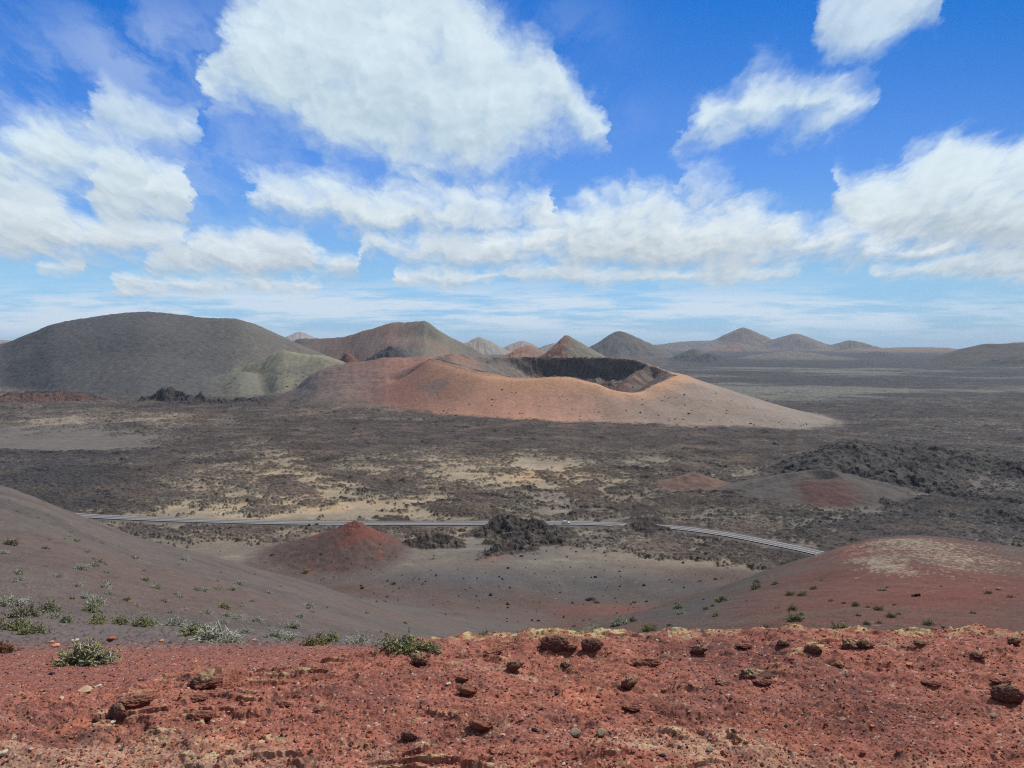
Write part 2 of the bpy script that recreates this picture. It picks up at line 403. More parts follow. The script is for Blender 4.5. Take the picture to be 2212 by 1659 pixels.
# ---- big forms defined by their crest line (bearing, dip of the crest), distance, flank slope
def crest(X, Y, P, pts, dc, slope, rnd, back=None):
    xs = [p[0] for p in pts]; ys = [p[1] for p in pts]
    dcv = dc if np.isscalar(dc) else np.interp(P, dc[0], dc[1])
    z = (HY - hermite(xs, ys, np.clip(P, xs[0], xs[-1])))/FP*dcv
    s = np.where(Y < dcv, slope, back or slope)
    return z - s*(np.sqrt((Y-dcv)**2+rnd**2)-rnd)
def cone(X, Y, P, px, top, d, hl, hr, eps=.12, zb=None, depth=1.0):
    x0 = (px-CX)/FP*d; zt = (HY-top)/FP*d; zb = G0(d) if zb is None else zb
    wl, wr = hl/FP*d, hr/FP*d
    wx = np.where(X < x0, wl, wr); wy = (wl+wr)/2*depth
    r = np.hypot((X-x0)/wx, (Y-d)/wy)
    return zt-(zt-zb)*(np.sqrt(r*r+eps*eps)-eps), r
def gully(X, Y, x0, y0, n, seed, wl=60.):
    a = np.arctan2(Y-y0, X-x0)
    return fbm(a*n, np.hypot(X-x0, Y-y0)/wl, 1.0, 4, seed, .55)

# the long crater: rim and foot, as points (bearing, dip, distance)
CRC = np.array([78.0, 1280.0])
RIM = [(930,770,1262),(1000,789,1190),(1060,803,1150),(1130,811,1118),(1220,808,1098),(1285,822,1070),(1330,838,1052),(1372,843,1045),(1418,824,1062),(1457,808,1095),
       (1450,801,1190),(1400,787,1300),(1347,774,1400),(1260,771,1450),(1150,770,1460),(1050,769,1440),(960,770,1380)]
FOOT = [(860,878,0),(930,896,0),(1000,903,0),(1100,908,0),(1200,912,0),(1300,915,0),(1370,919,0),(1430,922,0),(1500,926,0),(1650,931,0),(1795,932,0)]
def _pol(xy): v = np.array(xy)-CRC; return math.atan2(v[1], v[0]), math.hypot(*v)
_rim = sorted([(*_pol(wpt(*p)[:2]), wpt(*p)[2]) for p in RIM])
_ft = [_pol(gpt(p[0], p[1])) for p in FOOT] + [(radians(-30), 420.), (radians(-12), 330.), (radians(20), 300.), (radians(60), 330.), (radians(120), 340.), (radians(175), 380.), (radians(-172), 340.)]
_ft = sorted(_ft)
def periodic(tab, col, th):
    xs = np.array([t[0] for t in tab]); ys = np.array([t[col] for t in tab])
    xs = np.concatenate([xs-2*pi, xs, xs+2*pi]); ys = np.concatenate([ys]*3)
    return hermite(xs, ys, th)
_tq = np.linspace(-pi, pi, 720)
RQ, ZQ, BQ = periodic(_rim, 1, _tq), periodic(_rim, 2, _tq), periodic(_ft, 1, _tq)

def crater(X, Y, P):
    dx_, dy_ = X-CRC[0], Y-CRC[1]
    th = np.arctan2(dy_, dx_); r = np.hypot(dx_, dy_)
    thn = th
    R = np.interp(thn, _tq, RQ); Z = np.interp(thn, _tq, ZQ); B = np.maximum(np.interp(thn, _tq, BQ), R+60)
    leftp = sm(1150, 1080, P)                          # the left of the bowl is open scree
    rocky = sm(-.6, .1, thn)*sm(3.2, 2.6, thn)*(1-.72*leftp)
    nz = fbm(X, Y, 38, 3, 101, .5)
    R = R + nz*6*rocky
    t = np.clip((r-R)/(B-R), 0, 1.6)
    base = -93.0
    f = 1-np.clip(1-t, 0, 1)**1.22
    f = np.where(t > 1, 1+(t-1)*.6, f)
    hout = Z + (base-Z)*f
    s = np.clip((R-r)/R, 0, 1)
    cliff = sm(0, .13+.05*nz, s)*rocky
    drop = (Z+92)*np.clip(.34*cliff + (1-.34*rocky)*lerp(1-(1-s/.9).clip(0, 1)**1.5, .85*s, leftp), 0, 1)
    hin = Z - drop
    h = np.where(r > R, hout, hin)
    h = h - 3.5*np.exp(-((r-R)/9)**2)*(1-rocky)
    inside = sm(-1, 4, R-r)
    h = h + inside*(fbm(X, Y, 26, 5, 107, .62, ridge=True)*3.2*(.35+rocky)) + (1-inside)*(fbm(X, Y, 55, 3, 109)*.8 + fbm(thn*7, r/60., 1.0, 4, 111)*.9)
    # an inner spur of rock on the right
    bd, bt = dist_poly(X, Y, [(wpt(1400,0,1290)[0], 1290), (wpt(1372,0,1215)[0], 1215), (wpt(1345,0,1150)[0], 1150), (wpt(1325,0,1110)[0], 1110)])
    spur = np.interp(bt, [0,1,2,3], [-24, -34, -52, -66]) - bd*.8 + nz*5
    h = np.where(inside > .3, np.maximum(h, spur), h)
    # colours
    out = ramp_cols([(650,(.17,.105,.09)),(760,(.20,.10,.085)),(850,(.25,.125,.093)),(950,(.31,.165,.115)),(1010,(.37,.195,.13)),(1150,(.385,.205,.137)),(1280,(.35,.21,.15)),(1400,(.26,.19,.15)),(1550,(.24,.185,.15)),(1800,(.20,.17,.145))], P)
    n2 = fbm(X, Y, 70, 4, 113, .55); n3 = fbm(X, Y, 6, 4, 117, .6)
    out = out*(1+.12*n2+.06*n3)[..., None]
    crestband = np.exp(-((r-R-12)/22)**2)*sm(-3.1, -2.6, thn)*sm(1.0, .2, thn)
    out = mixv(out, C(.46,.25,.14), (crestband*.7).astype(F4))
    out = mixv(out, C(.17,.14,.13), (sm(.05, .4, n2)*sm(1080, 900, P)*np.exp(-((r-R-40)/35)**2)*.8).astype(F4))
    out = mixv(out, C(.20,.09,.075), (blob(P, Y, 800, 1300, 90, 200)*.6).astype(F4))
    gl = sm(1190, 1090, P + 30*nz)                              # the left part of the bowl is paler scree
    inn = mixv(np.broadcast_to(C(.075,.052,.046), X.shape+(3,)), C(.135,.112,.096), np.clip(gl+.12*nz, 0, 1).astype(F4))
    inn = mixv(inn, C(.125,.072,.058), sm(.16, .42, s)*(1-gl)*.85)
    band = fbm(X*.2, h*3., 6, 4, 119, .55)
    inn = inn*(1+.35*n3+.45*band*(rocky*(1-gl)+.2))[..., None]
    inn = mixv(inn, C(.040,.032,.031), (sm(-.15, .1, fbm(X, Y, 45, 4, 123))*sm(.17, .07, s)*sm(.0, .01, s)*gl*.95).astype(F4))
    inn = mixv(inn, C(.22,.19,.15), (sm(.02, .4, fbm(X+h*1.5, Y-h, 18, 5, 121, .6))*.5).astype(F4))
    col = mixv(out, inn, inside)
    return h, col

def ridge(X, Y, pts, slope, rock, seed, wl=9.):
    """a rocky spine through (bearing, dip, distance) points"""
    w = [wpt(*p) for p in pts]
    bd, bt = dist_poly(X, Y, w)
    zt = np.interp(bt, range(len(w)), [q[2] for q in w])
    n = fbm(X, Y, wl, 5, seed, .55, minwl=.0020*Y)*1.2
    n = n - .5*np.abs(fbm(X+50, Y, wl*.6, 4, seed+7, .6, minwl=.0020*Y))+.2
    wv_, ci = worley(X/(wl*.35)+n*.3, Y/(wl*.35), seed+3)
    w2_, c2_ = worley(X/(wl*.16)+n*.2, Y/(wl*.16), seed+5)
    return zt - bd*slope + rock*(n*.80 + (ci-.45)*.45 + (.5-wv_)*.35 + (c2_-.5)*.14 + (.5-w2_)*.08), bd, n, np.clip(.55*ci+.45*c2_, 0, 1)

def var(X, Y, c, amt, wl, seed, mw=None):
    return c*(1+amt*fbm(X, Y, wl, 5, seed, .6, minwl=mw))[..., None]

# table of the simple hills: id, name, label, bearing, dip of top, distance, half widths, colour, second colour
HILLS = [
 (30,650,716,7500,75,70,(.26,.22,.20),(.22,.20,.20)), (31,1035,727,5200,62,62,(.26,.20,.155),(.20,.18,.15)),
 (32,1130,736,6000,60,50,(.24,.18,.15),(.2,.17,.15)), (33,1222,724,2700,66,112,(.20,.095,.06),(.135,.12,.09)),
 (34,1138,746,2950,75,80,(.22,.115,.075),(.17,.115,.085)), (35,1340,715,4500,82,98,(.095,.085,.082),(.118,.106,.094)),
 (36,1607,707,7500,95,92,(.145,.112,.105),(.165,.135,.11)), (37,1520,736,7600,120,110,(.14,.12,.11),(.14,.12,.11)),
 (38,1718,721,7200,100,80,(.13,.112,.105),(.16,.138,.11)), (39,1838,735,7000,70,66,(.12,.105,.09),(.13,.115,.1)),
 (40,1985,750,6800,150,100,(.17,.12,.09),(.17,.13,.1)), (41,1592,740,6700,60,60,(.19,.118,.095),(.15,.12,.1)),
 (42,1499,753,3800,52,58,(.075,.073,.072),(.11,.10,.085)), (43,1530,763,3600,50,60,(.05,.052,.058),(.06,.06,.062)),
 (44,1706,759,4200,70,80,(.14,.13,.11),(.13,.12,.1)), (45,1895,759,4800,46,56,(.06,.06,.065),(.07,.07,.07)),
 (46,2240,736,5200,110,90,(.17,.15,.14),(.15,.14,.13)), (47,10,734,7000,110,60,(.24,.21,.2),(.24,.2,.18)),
 (48,1195,741,5600,50,40,(.22,.2,.19),(.2,.19,.18)), (49,2195,768,3100,70,90,(.06,.058,.055),(.075,.07,.06)),  # last cone: its shade is put into the dark colour
]
SIL_J = [(-1400,860),(-900,815),(-400,782),(0,743),(60,722),(120,699),(200,685),(270,676),(310,673.5),(400,681),(450,687),(500,688),(540,697),(600,722),(650,745),(700,766),(780,800),(900,850)]
SIL_G = [(330,1000),(380,880),(430,838),(500,803),(560,777),(612,757),(650,764),(700,768),(740,781),(800,800),(860,850),(900,1000)]
SIL_R = [(500,1000),(560,885),(620,850),(690,800),(740,786),(800,779),(835,773),(880,774),(930,769),(1000,776),(1040,800),(1080,1000)]
SIL_K = [(420,900),(480,800),(600,765),(636,736),(650,731),(700,731),(740,728),(780,717),(820,705),(850,696),(880,695),(915,692),(926,698),(960,721),(1000,741),(1025,755),(1060,776),(1100,830)]
SIL_E = [(1820,900),(1900,830),(1980,795),(2020,772),(2060,759),(2100,748),(2140,743),(2212,740),(2400,738),(2700,748)]

def foreground(X, Y, P, h):
    """fine relief and colour of the red bank at our feet"""
    line = np.interp(X, [-6,-4.5,-3.8,-3.2,-1.9,-1.07,-.6,0.2,9],[6.4,6.8,7.2,7.9,8.0,8.7,9.1,9.6,9.6])
    ln = line + fbm(X, Y, 1.1, 4, 201, .6)*.35
    crust = sm(.06, -.02, Y-ln)
    mw = .0022*Y
    ax, ay = X*.42 + Y*.12, Y + X*.12*0
    n1 = fbm(ax, ay, .75, 5, 211, .55)
    n2 = fbm(X*.8, Y, .33, 5, 221, .6, minwl=mw)
    # thin hard layers breaking towards the viewer
    t = n1*3.2 + n2*.5 + Y*.8
    fr = t-np.floor(t)
    lipz = (np.floor(t)+sm(0, .22, fr))/3.2
    lay = (lipz - t/3.2)
    lipmask = sm(.12, .45, fbm(X, Y*1.3, 1.6, 3, 231) + .30*blob(X, Y, -2.5, 7.0, 1.6, 1.0) + .2*sm(8.2, 8.8, Y) + .15*sm(6.3, 5.8, Y))
    ed = np.clip(fr*(1-fr)*4, 0, 1)
    hh = crust*(.11 + .10*n1 + .05*n2 + .09*fbm(X, Y, 1.9, 3, 235) + .030*np.clip(fbm(X*.8, Y, .24, 4, 236, .6), -.2, 1) + lay*.15*lipmask) + (1-crust)*(n1*.03)
    # rim of the bank: knobbly
    rim = np.exp(-((Y-9.0)/.35)**2)*crust
    cm = sm(.05, .45, fbm(X*.7, Y, 1.0, 4, 237, .55))*crust
    hh = hh + cm*np.clip(fbm(X, Y, .16, 4, 238, .62, ridge=True, minwl=mw), -.3, 1)*.022
    hh = hh + rim*(fbm(X, Y, .6, 4, 233, .6)*.09)
    w1, c1 = worley(X/.024, Y/.024, 241)
    w2, c2 = worley(X/.055, Y/.055, 243)
    fade = sm(16, 7, Y)
    hh = hh + ((.55-w1).clip(0, 1)*.010 + np.where(c2 > .84, (.45-w2).clip(0, 1), 0)*.026)*fade*(.7+.3*crust)
    # colours
    q1 = fbm(X*.7, Y, 2.4, 4, 251, .55); q2 = fbm(X*.6, Y, .9, 5, 253, .6); q3 = fbm(X, Y, .22, 4, 255, .6, minwl=mw)
    sh = X.shape+(3,)
    c = mixv(np.broadcast_to(C(.305,.115,.080), sh), C(.195,.085,.070), sm(-.05, .55, q1))
    c = mixv(c, C(.42,.150,.085), sm(.16, .6, q2 + .25*sm(6.6, 5.6, Y) - .1)*.75)
    tan = sm(.12, .55, fbm(X*.45, Y*1.1, 1.1, 5, 257, .6) + .42*sm(6.9, 5.6, Y)*sm(1.6, -1.0, X) + .22*sm(6.1, 5.6, Y) - .12)
    c = mixv(c, C(.42,.26,.175), tan*.7)
    c = mixv(c, C(.135,.058,.052), sm(.08, .6, fbm(X*.8, Y, 1.5, 5, 259, .62))*.6)
    c = c*(1+.30*q3-.18*cm)[..., None]
    # smoother lapilli behind the crust, greyer as it recedes
    gr = np.clip(sm(9.3, 13.0, Y + .4*q1 + .25*q2 - .0*X) , 0, 1)
    back = mixv(np.broadcast_to(C(.23,.092,.070), sh), C(.115,.092,.086), gr)
    back = mixv(back, C(.17,.058,.050), sm(.1, .6, q2)*.5*(1-gr))
    c = mixv(back, c, crust)
    # grains of different colour
    g = (1+.38*(c1-.5)) * (1-.30*sm(.35, .75, w1))
    c = c*(1+(g-1)*fade)[..., None]
    c = np.where(((c1 > .97) & (w1 < .40))[..., None], lerp(c, C(.44,.36,.28), (.75*fade)[..., None]), c)
    c = np.where(((c1 < .05) & (w1 < .5))[..., None], lerp(c, C(.035,.03,.032), (.7*fade)[..., None]), c)
    big = (c2 > .80) & (w2 < .45)
    bc = np.where((c2 > .992)[..., None], C(.46,.37,.28), np.where((c2 > .94)[..., None], C(.04,.036,.038), C(.33,.12,.075)))
    c = np.where(big[..., None], lerp(c, bc, (.65*fade)[..., None]), c)
    # lichen on the hard lips and along the rim
    li = crust*lipmask*sm(.17, .24, fr)*sm(.55, .30, fr)*sm(-.1, .4, q3+.5*n2)
    li2 = crust*sm(8.35, 8.85, Y + .25*q2)*sm(.0, .35, q3 + .5*q2 + .1*sm(-1, 1, X))
    lc = np.clip(li*.8 + li2*.75, 0, .9)
    c = mixv(c, C(.42,.37,.185), lc.astype(F4))
    f = sm(26, 15, Y)
    return hh*sm(18, 10, Y), c, f, crust

def terrain(X, Y):
    P = CX + FP*X/Y
    ymin, ymax = Y.min(), Y.max()
    I = np.zeros(X.shape, np.int16)
    if ymax > 150:
        Z, col, cover = valley(X, Y, P)
    else:
        Z = np.full(X.shape, -93.0); col = np.zeros(X.shape+(3,), F4)
    def add(h, c, idn, k=6.0, jit=0.0):
        nonlocal Z, col, I
        d = np.clip(.5+.5*(h-Z)/k, 0, 1)
        I = np.where(d > .5, idn, I)
        dc = np.clip(.5+.5*(h-Z+jit)/(k*.8), 0, 1); dc = (dc*dc*(3-2*dc)).astype(F4)
        Z = Z+(h-Z)*d + k*d*(1-d)
        col = mixv(col, c, dc)
    fine = fbm(X, Y, 12, 5, 300, .6, minwl=.003*Y)
    J = fbm(X, Y, 8, 4, 301, .6)*2.0 if ymax > 150 else 0
    # --- cinder cone, outcrops and swells on the floor of the hollow
    if ymax > 240 and ymin < 480:
        mw = .0026*Y
        h, r = cone(X, Y, P, 770, 1136, 351, 215, 122, .04, -92.5)
        h2, _ = cone(X, Y, P, 735, 1151, 347, 150, 90, .08, -92.5)
        hp_ = -92.5+np.clip(np.maximum(h, h2)+92.5, 0, 20)**1.32*.52
        h = np.where(np.maximum(h, h2) > -92.5, hp_, np.maximum(h, h2)) + fbm(X, Y, 5, 4, 311, .6, minwl=mw)*.45
        h += .8*sm(.3, 0, r)*fbm(X, Y, 3, 3, 312, ridge=True)
        c = mixv(np.broadcast_to(C(.135,.052,.041), X.shape+(3,)), C(.085,.058,.050), sm(.10, .55, r + .3*fbm(X, Y, 14, 4, 313) - .22*sm(-4, 8, X-wpt(770,0,352)[0])))
        c = mixv(c, C(.155,.058,.044), (sm(.25, .6, fbm(X, Y*.5, 9, 4, 314))*sm(.4, .8, r)*.8).astype(F4))
        c = var(X, Y, c, .22, 3, 315, mw)
        add(h, c, 2, 2.5)
        # ashy swell that carries the big outcrop, its tail running down to the left
        w = [wpt(1190,1150,390), wpt(1120,1165,375), wpt(1090,1195,345), wpt(1020,1232,322)]
        bd, bt = dist_poly(X, Y, w)
        h = np.interp(bt, range(4), [-91.5, -90.3, -90.2, -91.8]) - bd*.14
        cs = mixv(np.broadcast_to(C(.115,.100,.094), X.shape+(3,)), C(.18,.09,.07), (np.exp(-((bt-2.4)/.4)**2-(bd/5)**2)*.9).astype(F4))
        add(h, var(X, Y, cs, .12, 5, 317, mw), 0, 3.0)
        rockc = lambda n, ci: mixv(np.broadcast_to(C(.052,.042,.038), X.shape+(3,))*(.55+.8*ci)[..., None], C(.17,.135,.105), sm(.05, .7, n)*.55)
        for (pts, sl, rk, sd, idn, wl) in [
            ([(1060,1136,382),(1082,1117,387),(1118,1116,387),(1150,1124,384),(1200,1136,378)], .46, 2.6, 331, 10, 8),
            ([(1066,1165,362),(1100,1154,366),(1145,1150,368),(1185,1146,370)], .42, 2.2, 333, 10, 7),
            ([(1030,1214,332),(1060,1194,340),(1088,1176,348),(1120,1168,354)], .38, 2.0, 335, 10, 4),
            ([(878,1168,360),(908,1158,362),(935,1152,364),(968,1156,364),(990,1172,358)], .46, 1.9, 337, 11, 6),
            ([(868,1192,350),(880,1190,350)], .6, 1.6, 339, 11, 4), ([(915,1209,338),(938,1207,338)], .7, 1.6, 341, 12, 4),
            ([(1345,1130,394),(1380,1116,394),(1410,1117,394),(1450,1134,390),(1475,1160,388)], .26, 1.9, 343, 13, 7),
            ([(1270,1291,285.5),(1282,1290,285.5)], 1.1, .7, 345, 14, 2.5)]:
            h, bd, n, ci = ridge(X, Y, pts, sl, rk, sd, wl)
            add(h, rockc(n, ci), idn, .6)
    # --- spatter cones and lava spines on the right
    if ymax > 380 and ymin < 720:
        mw = .0026*Y
        ashn = sm(-.2, .12, fbm(X, Y, 24, 4, 350, .6))
        rc = lambda n, ci: mixv(mixv(np.broadcast_to(C(.044,.038,.037), X.shape+(3,))*(.65+.8*ci)[..., None], C(.12,.105,.09), sm(.2, .8, n)*.5), C(.085,.077,.070), ashn*sm(.35, -.1, n)*.85)
        w = [wpt(*p) for p in [(1700,1060,560),(1840,1000,600),(1980,1000,620),(2120,1040,580),(2300,1070,540)]]
        bd, bt = dist_poly(X, Y, w)
        zb = np.interp(bt, range(5), [-90,-82,-83,-88,-91]) - bd*.20
        add(zb + fbm(X, Y, 22, 4, 351)*1.2, var(X, Y, np.broadcast_to(C(.074,.068,.063), X.shape+(3,)), .3, 9, 353, mw), 0, 4)
        x0, y0, _ = wpt(1780, 0, 487); r = np.hypot((X-x0)*.82, Y-y0)
        h = np.where(r > 10, -80.0-(r-10)*.32, -80.0-(10-r)*.6) + 3.0*sm(2, 12, Y-y0) + fbm(X, Y, 14, 5, 355, .6, minwl=mw)*1.4
        c = mixv(np.broadcast_to(C(.085,.074,.067), X.shape+(3,)), C(.090,.050,.044), (np.clip(blob(P+25*fbm(X,Y,14,4,352), Y+10*fbm(X,Y,14,4,354), 1800, 456, 54, 20)*1.6+blob(P, Y, 1740, 474, 20, 8), 0, 1)).astype(F4))
        add(h, var(X, Y, c, .15, 4, 357, mw), 3, 2.0)
        x0, y0, _ = wpt(1500, 0, 528); r = np.hypot((X-x0)*.8, Y-y0)
        h = -83.5-r*.42+fbm(X, Y, 6, 4, 356, .6, minwl=mw)*.7
        add(h, var(X, Y, np.broadcast_to(C(.14,.088,.07), X.shape+(3,)), .25, 5, 359, mw), 4, 2.0)
        for (pts, sl, rk, sd, idn, wl) in [
            ([(1712,1044,520),(1748,1006,545),(1790,984,572),(1851,952,606),(1890,962,610),(1935,970,612),(1985,964,612)], .33, 3.6, 361, 15, 15),
            ([(1985,964,612),(2040,970,605),(2100,980,590),(2150,990,578),(2212,1002,560),(2330,1018,540)], .30, 3.2, 363, 15, 14),
            ([(1905,1034,520),(1930,1006,540),(1968,996,548),(1990,1014,530)], .32, 3.0, 365, 16, 12),
            ([(1735,1026,500),(1752,1014,504),(1775,1034,492)], .6, 2., 366, 16, 8),
            ([(1940,1046,505),(2000,1052,496),(2080,1062,480),(2150,1074,462),(2250,1088,448)], .5, 2.4, 367, 17, 8),
            ([(1790,1006,545),(1830,1008,545),(1885,1022,530)], .6, 2.4, 368, 17, 8),
            ([(1680,1110,424),(1760,1117,414),(1850,1128,402),(1950,1136,395),(2080,1148,382),(2200,1156,374)], .5, 1.9, 369, 18, 8),
            ([(1885,1072,466),(1930,1086,444),(1985,1102,424),(2060,1112,412)], .4, 2.2, 371, 17, 8),
            ([(2120,1100,420),(2200,1112,404),(2300,1118,400)], .4, 2.4, 373, 17, 8),
            ([(1545,1050,525),(1570,1056,518)], .9, 2., 375, 0, 5), ([(1640,1063,500),(1660,1070,490)], .9, 1.6, 377, 0, 5)]:
            h, bd, n, ci = ridge(X, Y, pts, sl, rk, sd, wl)
            h = h + (fbm(X, Y, 34, 3, 349)*3.5 if idn == 15 else 0)
            add(h, rc(n, ci), idn, .8)
    # --- behind: scarp and spires on the left
    if ymax > 1050 and ymin < 1700:
        rc = lambda n, ci: mixv(np.broadcast_to(C(.042,.036,.036), X.shape+(3,))*(.7+.6*ci)[..., None], C(.12,.11,.095), sm(.2, .9, n)*.5)
        for (pts, sl, rk, sd, idn, wl, tint) in [
            ([(-60,862,1330),(20,850,1345),(80,845,1350),(140,845,1350),(200,851,1345),(260,866,1330)], .42, 5, 381, 19, 26, 1),
            ([(300,862,1330),(345,846,1340),(368,832,1345),(385,846,1340),(420,858,1320)], .85, 8, 383, 20, 20, 0),
            ([(425,856,1345),(432,846,1345),(445,858,1340)], 1.1, 5, 385, 20, 14, 0),
            ([(330,874,1260),(400,870,1270),(500,862,1300),(560,858,1330)], .3, 7, 387, 20, 22, 0),
            ([(440,885,1190),(500,880,1200),(560,888,1180)], .35, 6, 389, 20, 18, 0)]:
            h, bd, n, ci = ridge(X, Y, pts, sl, rk, sd, wl)
            c = rc(n, ci)
            if tint: c = mixv(c, C(.115,.062,.050), sm(2, 14, bd)*.9)
            add(h, c, idn, 3)
    if ymax > 850 and ymin < 1900:
        h, c = crater(X, Y, P)
        add(h, c, 5, 4, J)
    if ymax > 1000 and ymin < 3200:
        h = crest(X, Y, P, SIL_R, 1400, .34, 22) + fine*1.5 + fbm(X, Y, 60, 3, 401)*2
        c = mixv(np.broadcast_to(C(.165,.113,.095), X.shape+(3,)), C(.178,.104,.086), (blob(P, Y, 830, 1380, 120, 90)).astype(F4))
        c = mixv(c, C(.145,.12,.11), sm(780, 620, P))
        c = mixv(c, C(.25,.125,.09), sm(760, 900, P + 40*fbm(X, Y, 90, 3, 404))*.9)
        c = var(X, Y, c, .14, 40, 403)
        add(h, c, 6, 26, J)
        h = crest(X, Y, P, SIL_G, 1600, .48, 14) + fine*1.5 + fbm(X*2, Y*.4, 45, 4, 405)*1.3
        c = mixv(np.broadcast_to(C(.172,.158,.113), X.shape+(3,)), C(.135,.127,.102), sm(-.1, .5, fbm(X, Y, 90, 4, 407)) )
        c = mixv(c, C(.05,.045,.042), sm(-6, 8, h-crest(X, Y, P, SIL_G, 1600, 0, 14))*0)
        c = mixv(c, C(.26,.245,.15), (np.exp(-((Y-1590)/12)**2)*.5).astype(F4))
        add(h, c, 7, 10, J)
        h = crest(X, Y, P, [(360,1000),(400,850),(470,815),(520,802),(560,812),(640,850),(680,1000)], 1530, .4, 20) + fine
        add(h, var(X, Y, np.broadcast_to(C(.145,.138,.11), X.shape+(3,)), .12, 30, 409), 7, 8)
        h, r = cone(X, Y, P, 752, 762, 1750, 55, 60, .1)
        h = h + fbm(X, Y, 22, 4, 411, .6, ridge=True)*5
        add(h, var(X, Y, np.broadcast_to(C(.15,.075,.06), X.shape+(3,)), .4, 14, 413), 8, 4)
        x0 = wpt(310,0,1)[0]*2000
        gl = fbm(X/1., (Y-2000)*.12, 26, 4, 421, .55)
        h = crest(X, Y, P, SIL_J, 2000, .335, 45) + gl*1.2 + fbm(X, Y, 300, 3, 423)*8*sm(2000, 1850, Y) + fine*1.2
        c = ramp_cols([(-300,(.084,.080,.079)),(300,(.077,.073,.073)),(430,(.082,.078,.074)),(540,(.115,.104,.090)),(700,(.12,.107,.092))], P + 60*fbm(X, Y, 260, 3, 425))
        c = c*(1+.05*gl+.14*fbm(X, Y, 260, 4, 427)+.08*fine)[..., None]
        add(h, c, 9, 12, J)
        h = crest(X, Y, P, SIL_K, 2800, .42, 25) + fbm(X, (Y-2800)*.2, 40, 4, 431)*4
        x1 = wpt(872,0,2740)[0]
        h = h - 22*np.exp(-((X-x1)/75)**2-((Y-2690)/70)**2)
        c = ramp_cols([(630,(.11,.085,.07)),(760,(.12,.075,.062)),(800,(.125,.085,.072)),(850,(.155,.098,.08)),(905,(.125,.105,.082)),(960,(.14,.13,.095)),(1030,(.14,.115,.095))], P)
        nk = fbm(X, Y*.3, 90, 4, 433)
        c = mixv(c, C(.20,.098,.075), (blob(P, Y, 850, 2730, 36, 60)*sm(-.3, .3, nk)*.9).astype(F4))
        c = mixv(c, C(.22,.14,.10), (blob(P, Y, 950, 2620, 60, 60)*sm(-.1, .4, nk)*.7).astype(F4))
        c = mixv(c, C(.07,.065,.062), (blob(P, Y, 935, 2700, 16, 40)*.8).astype(F4))
        c = c*(1+.14*nk)[..., None]
        add(h, c, 21, 10, J)
        h, r = cone(X, Y, P, 862, 748, 2450, 45, 60, .12, -60)
        add(h + fine*2, var(X, Y, np.broadcast_to(C(.085,.082,.08), X.shape+(3,)), .15, 50, 435), 22, 6)
        h, bd, n, ci = ridge(X, Y, [(815,762,2420),(835,752,2430),(850,750,2430)], .7, 9, 437, 30)
        add(h, np.broadcast_to(C(.05,.042,.042), X.shape+(3,))*(.7+.6*ci)[..., None], 22, 4)
    if ymax > 2300:
        h = crest(X, Y, P, SIL_E, 3500, .30, 60) + fbm(X, Y, 150, 4, 441)*6
        add(h, var(X, Y, np.broadcast_to(C(.070,.061,.055), X.shape+(3,)), .25, 120, 443), 23, 15)
        for (idn, px, top, d, hl, hr, ca, cb) in HILLS:
            if ymax < d*.85 or ymin > d*1.15: continue
            w1_ = fbm(X, Y, d*.03, 4, 440+idn)*d*.0035
            h, r = cone(X+w1_, Y+w1_, P, px, top, d, hl*1.12, hr*1.12, {40:.35, 36:.06, 33:.06, 44:.5, 37:.5, 46:.4}.get(idn, .11))
            h = h - 0*d
            x0 = (px-CX)/FP*d
            g = gully(X, Y, x0, d, 5, 450+idn, d*.02)
            h = h + g*d*.0020*np.clip(r*1.5, 0, 1)
            w = hl/FP*d
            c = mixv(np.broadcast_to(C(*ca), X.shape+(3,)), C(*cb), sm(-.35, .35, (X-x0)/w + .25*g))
            c = c*(1.2 if idn < 35 else .92)*(1+.16*g+.10*fine)[..., None]
            add(h, c, idn, d*.004)
    # --- road bed
    if ymax > 300 and ymin < 480:
        bd = np.full(X.shape, 1e9)
        near_road = (np.abs(Y - np.interp(X, ROADXY[:,0], ROADXY[:,1])) < 30)
        if near_road.any():
            xx, yy = X[near_road], Y[near_road]
            d_, _ = dist_poly(xx, yy, ROADXY[::4])
            bd[near_road] = d_
        k = sm(11, 4.6, bd)
        Z = lerp(Z, ROADZ-.35, k)
        col = mixv(col, C(.085,.068,.064)*(1+.3*fbm(X, Y, 2, 3, 461)[..., None]), sm(9.5, 5, bd)*.75)
    # --- near slopes
    if ymin < 330:
        hz = near_z(P, Y)
        fade = sm(320, 240, Y)
        hz = np.where(Y > 290, np.minimum(hz, -95.-(Y-290)), hz)
        s = fbm(X, Y, 14, 4, 501, .5, minwl=.003*Y)*np.clip(Y*.012, 0, .5) + fbm(X, Y, 1.3, 4, 503, .6, minwl=.003*Y)*.03*sm(8, 14, Y)
        hh, fc, ff, crust = foreground(X, Y, P, hz) if ymin < 24 else (0, None, None, None)
        hz = hz + s*sm(9, 14, Y) + hh
        b = fbm(X*.35+Y*.2, Y, 9, 4, 505, .55); b2 = fbm(X, Y, 30, 3, 507)
        mw = .0026*Y
        gr = fbm(X, Y, .5, 4, 509, .65, minwl=mw*.8)
        rill = fbm((X+Y*.45)*.9, (Y-X*.45)*.12, 1.7, 4, 519, .6, minwl=mw)
        hz = hz + rill*.05*sm(14, 22, Y)
        # left hillside: brown grey lapilli
        cl_ = mixv(np.broadcast_to(C(.104,.084,.073), X.shape+(3,)), C(.080,.068,.062), sm(-.2, .5, b))
        cl_ = mixv(cl_, C(.108,.075,.063), sm(0, .6, b2)*.8)
        cl_ = mixv(cl_, C(.20,.175,.14), (sm(.55, .85, gr)*.35).astype(F4))
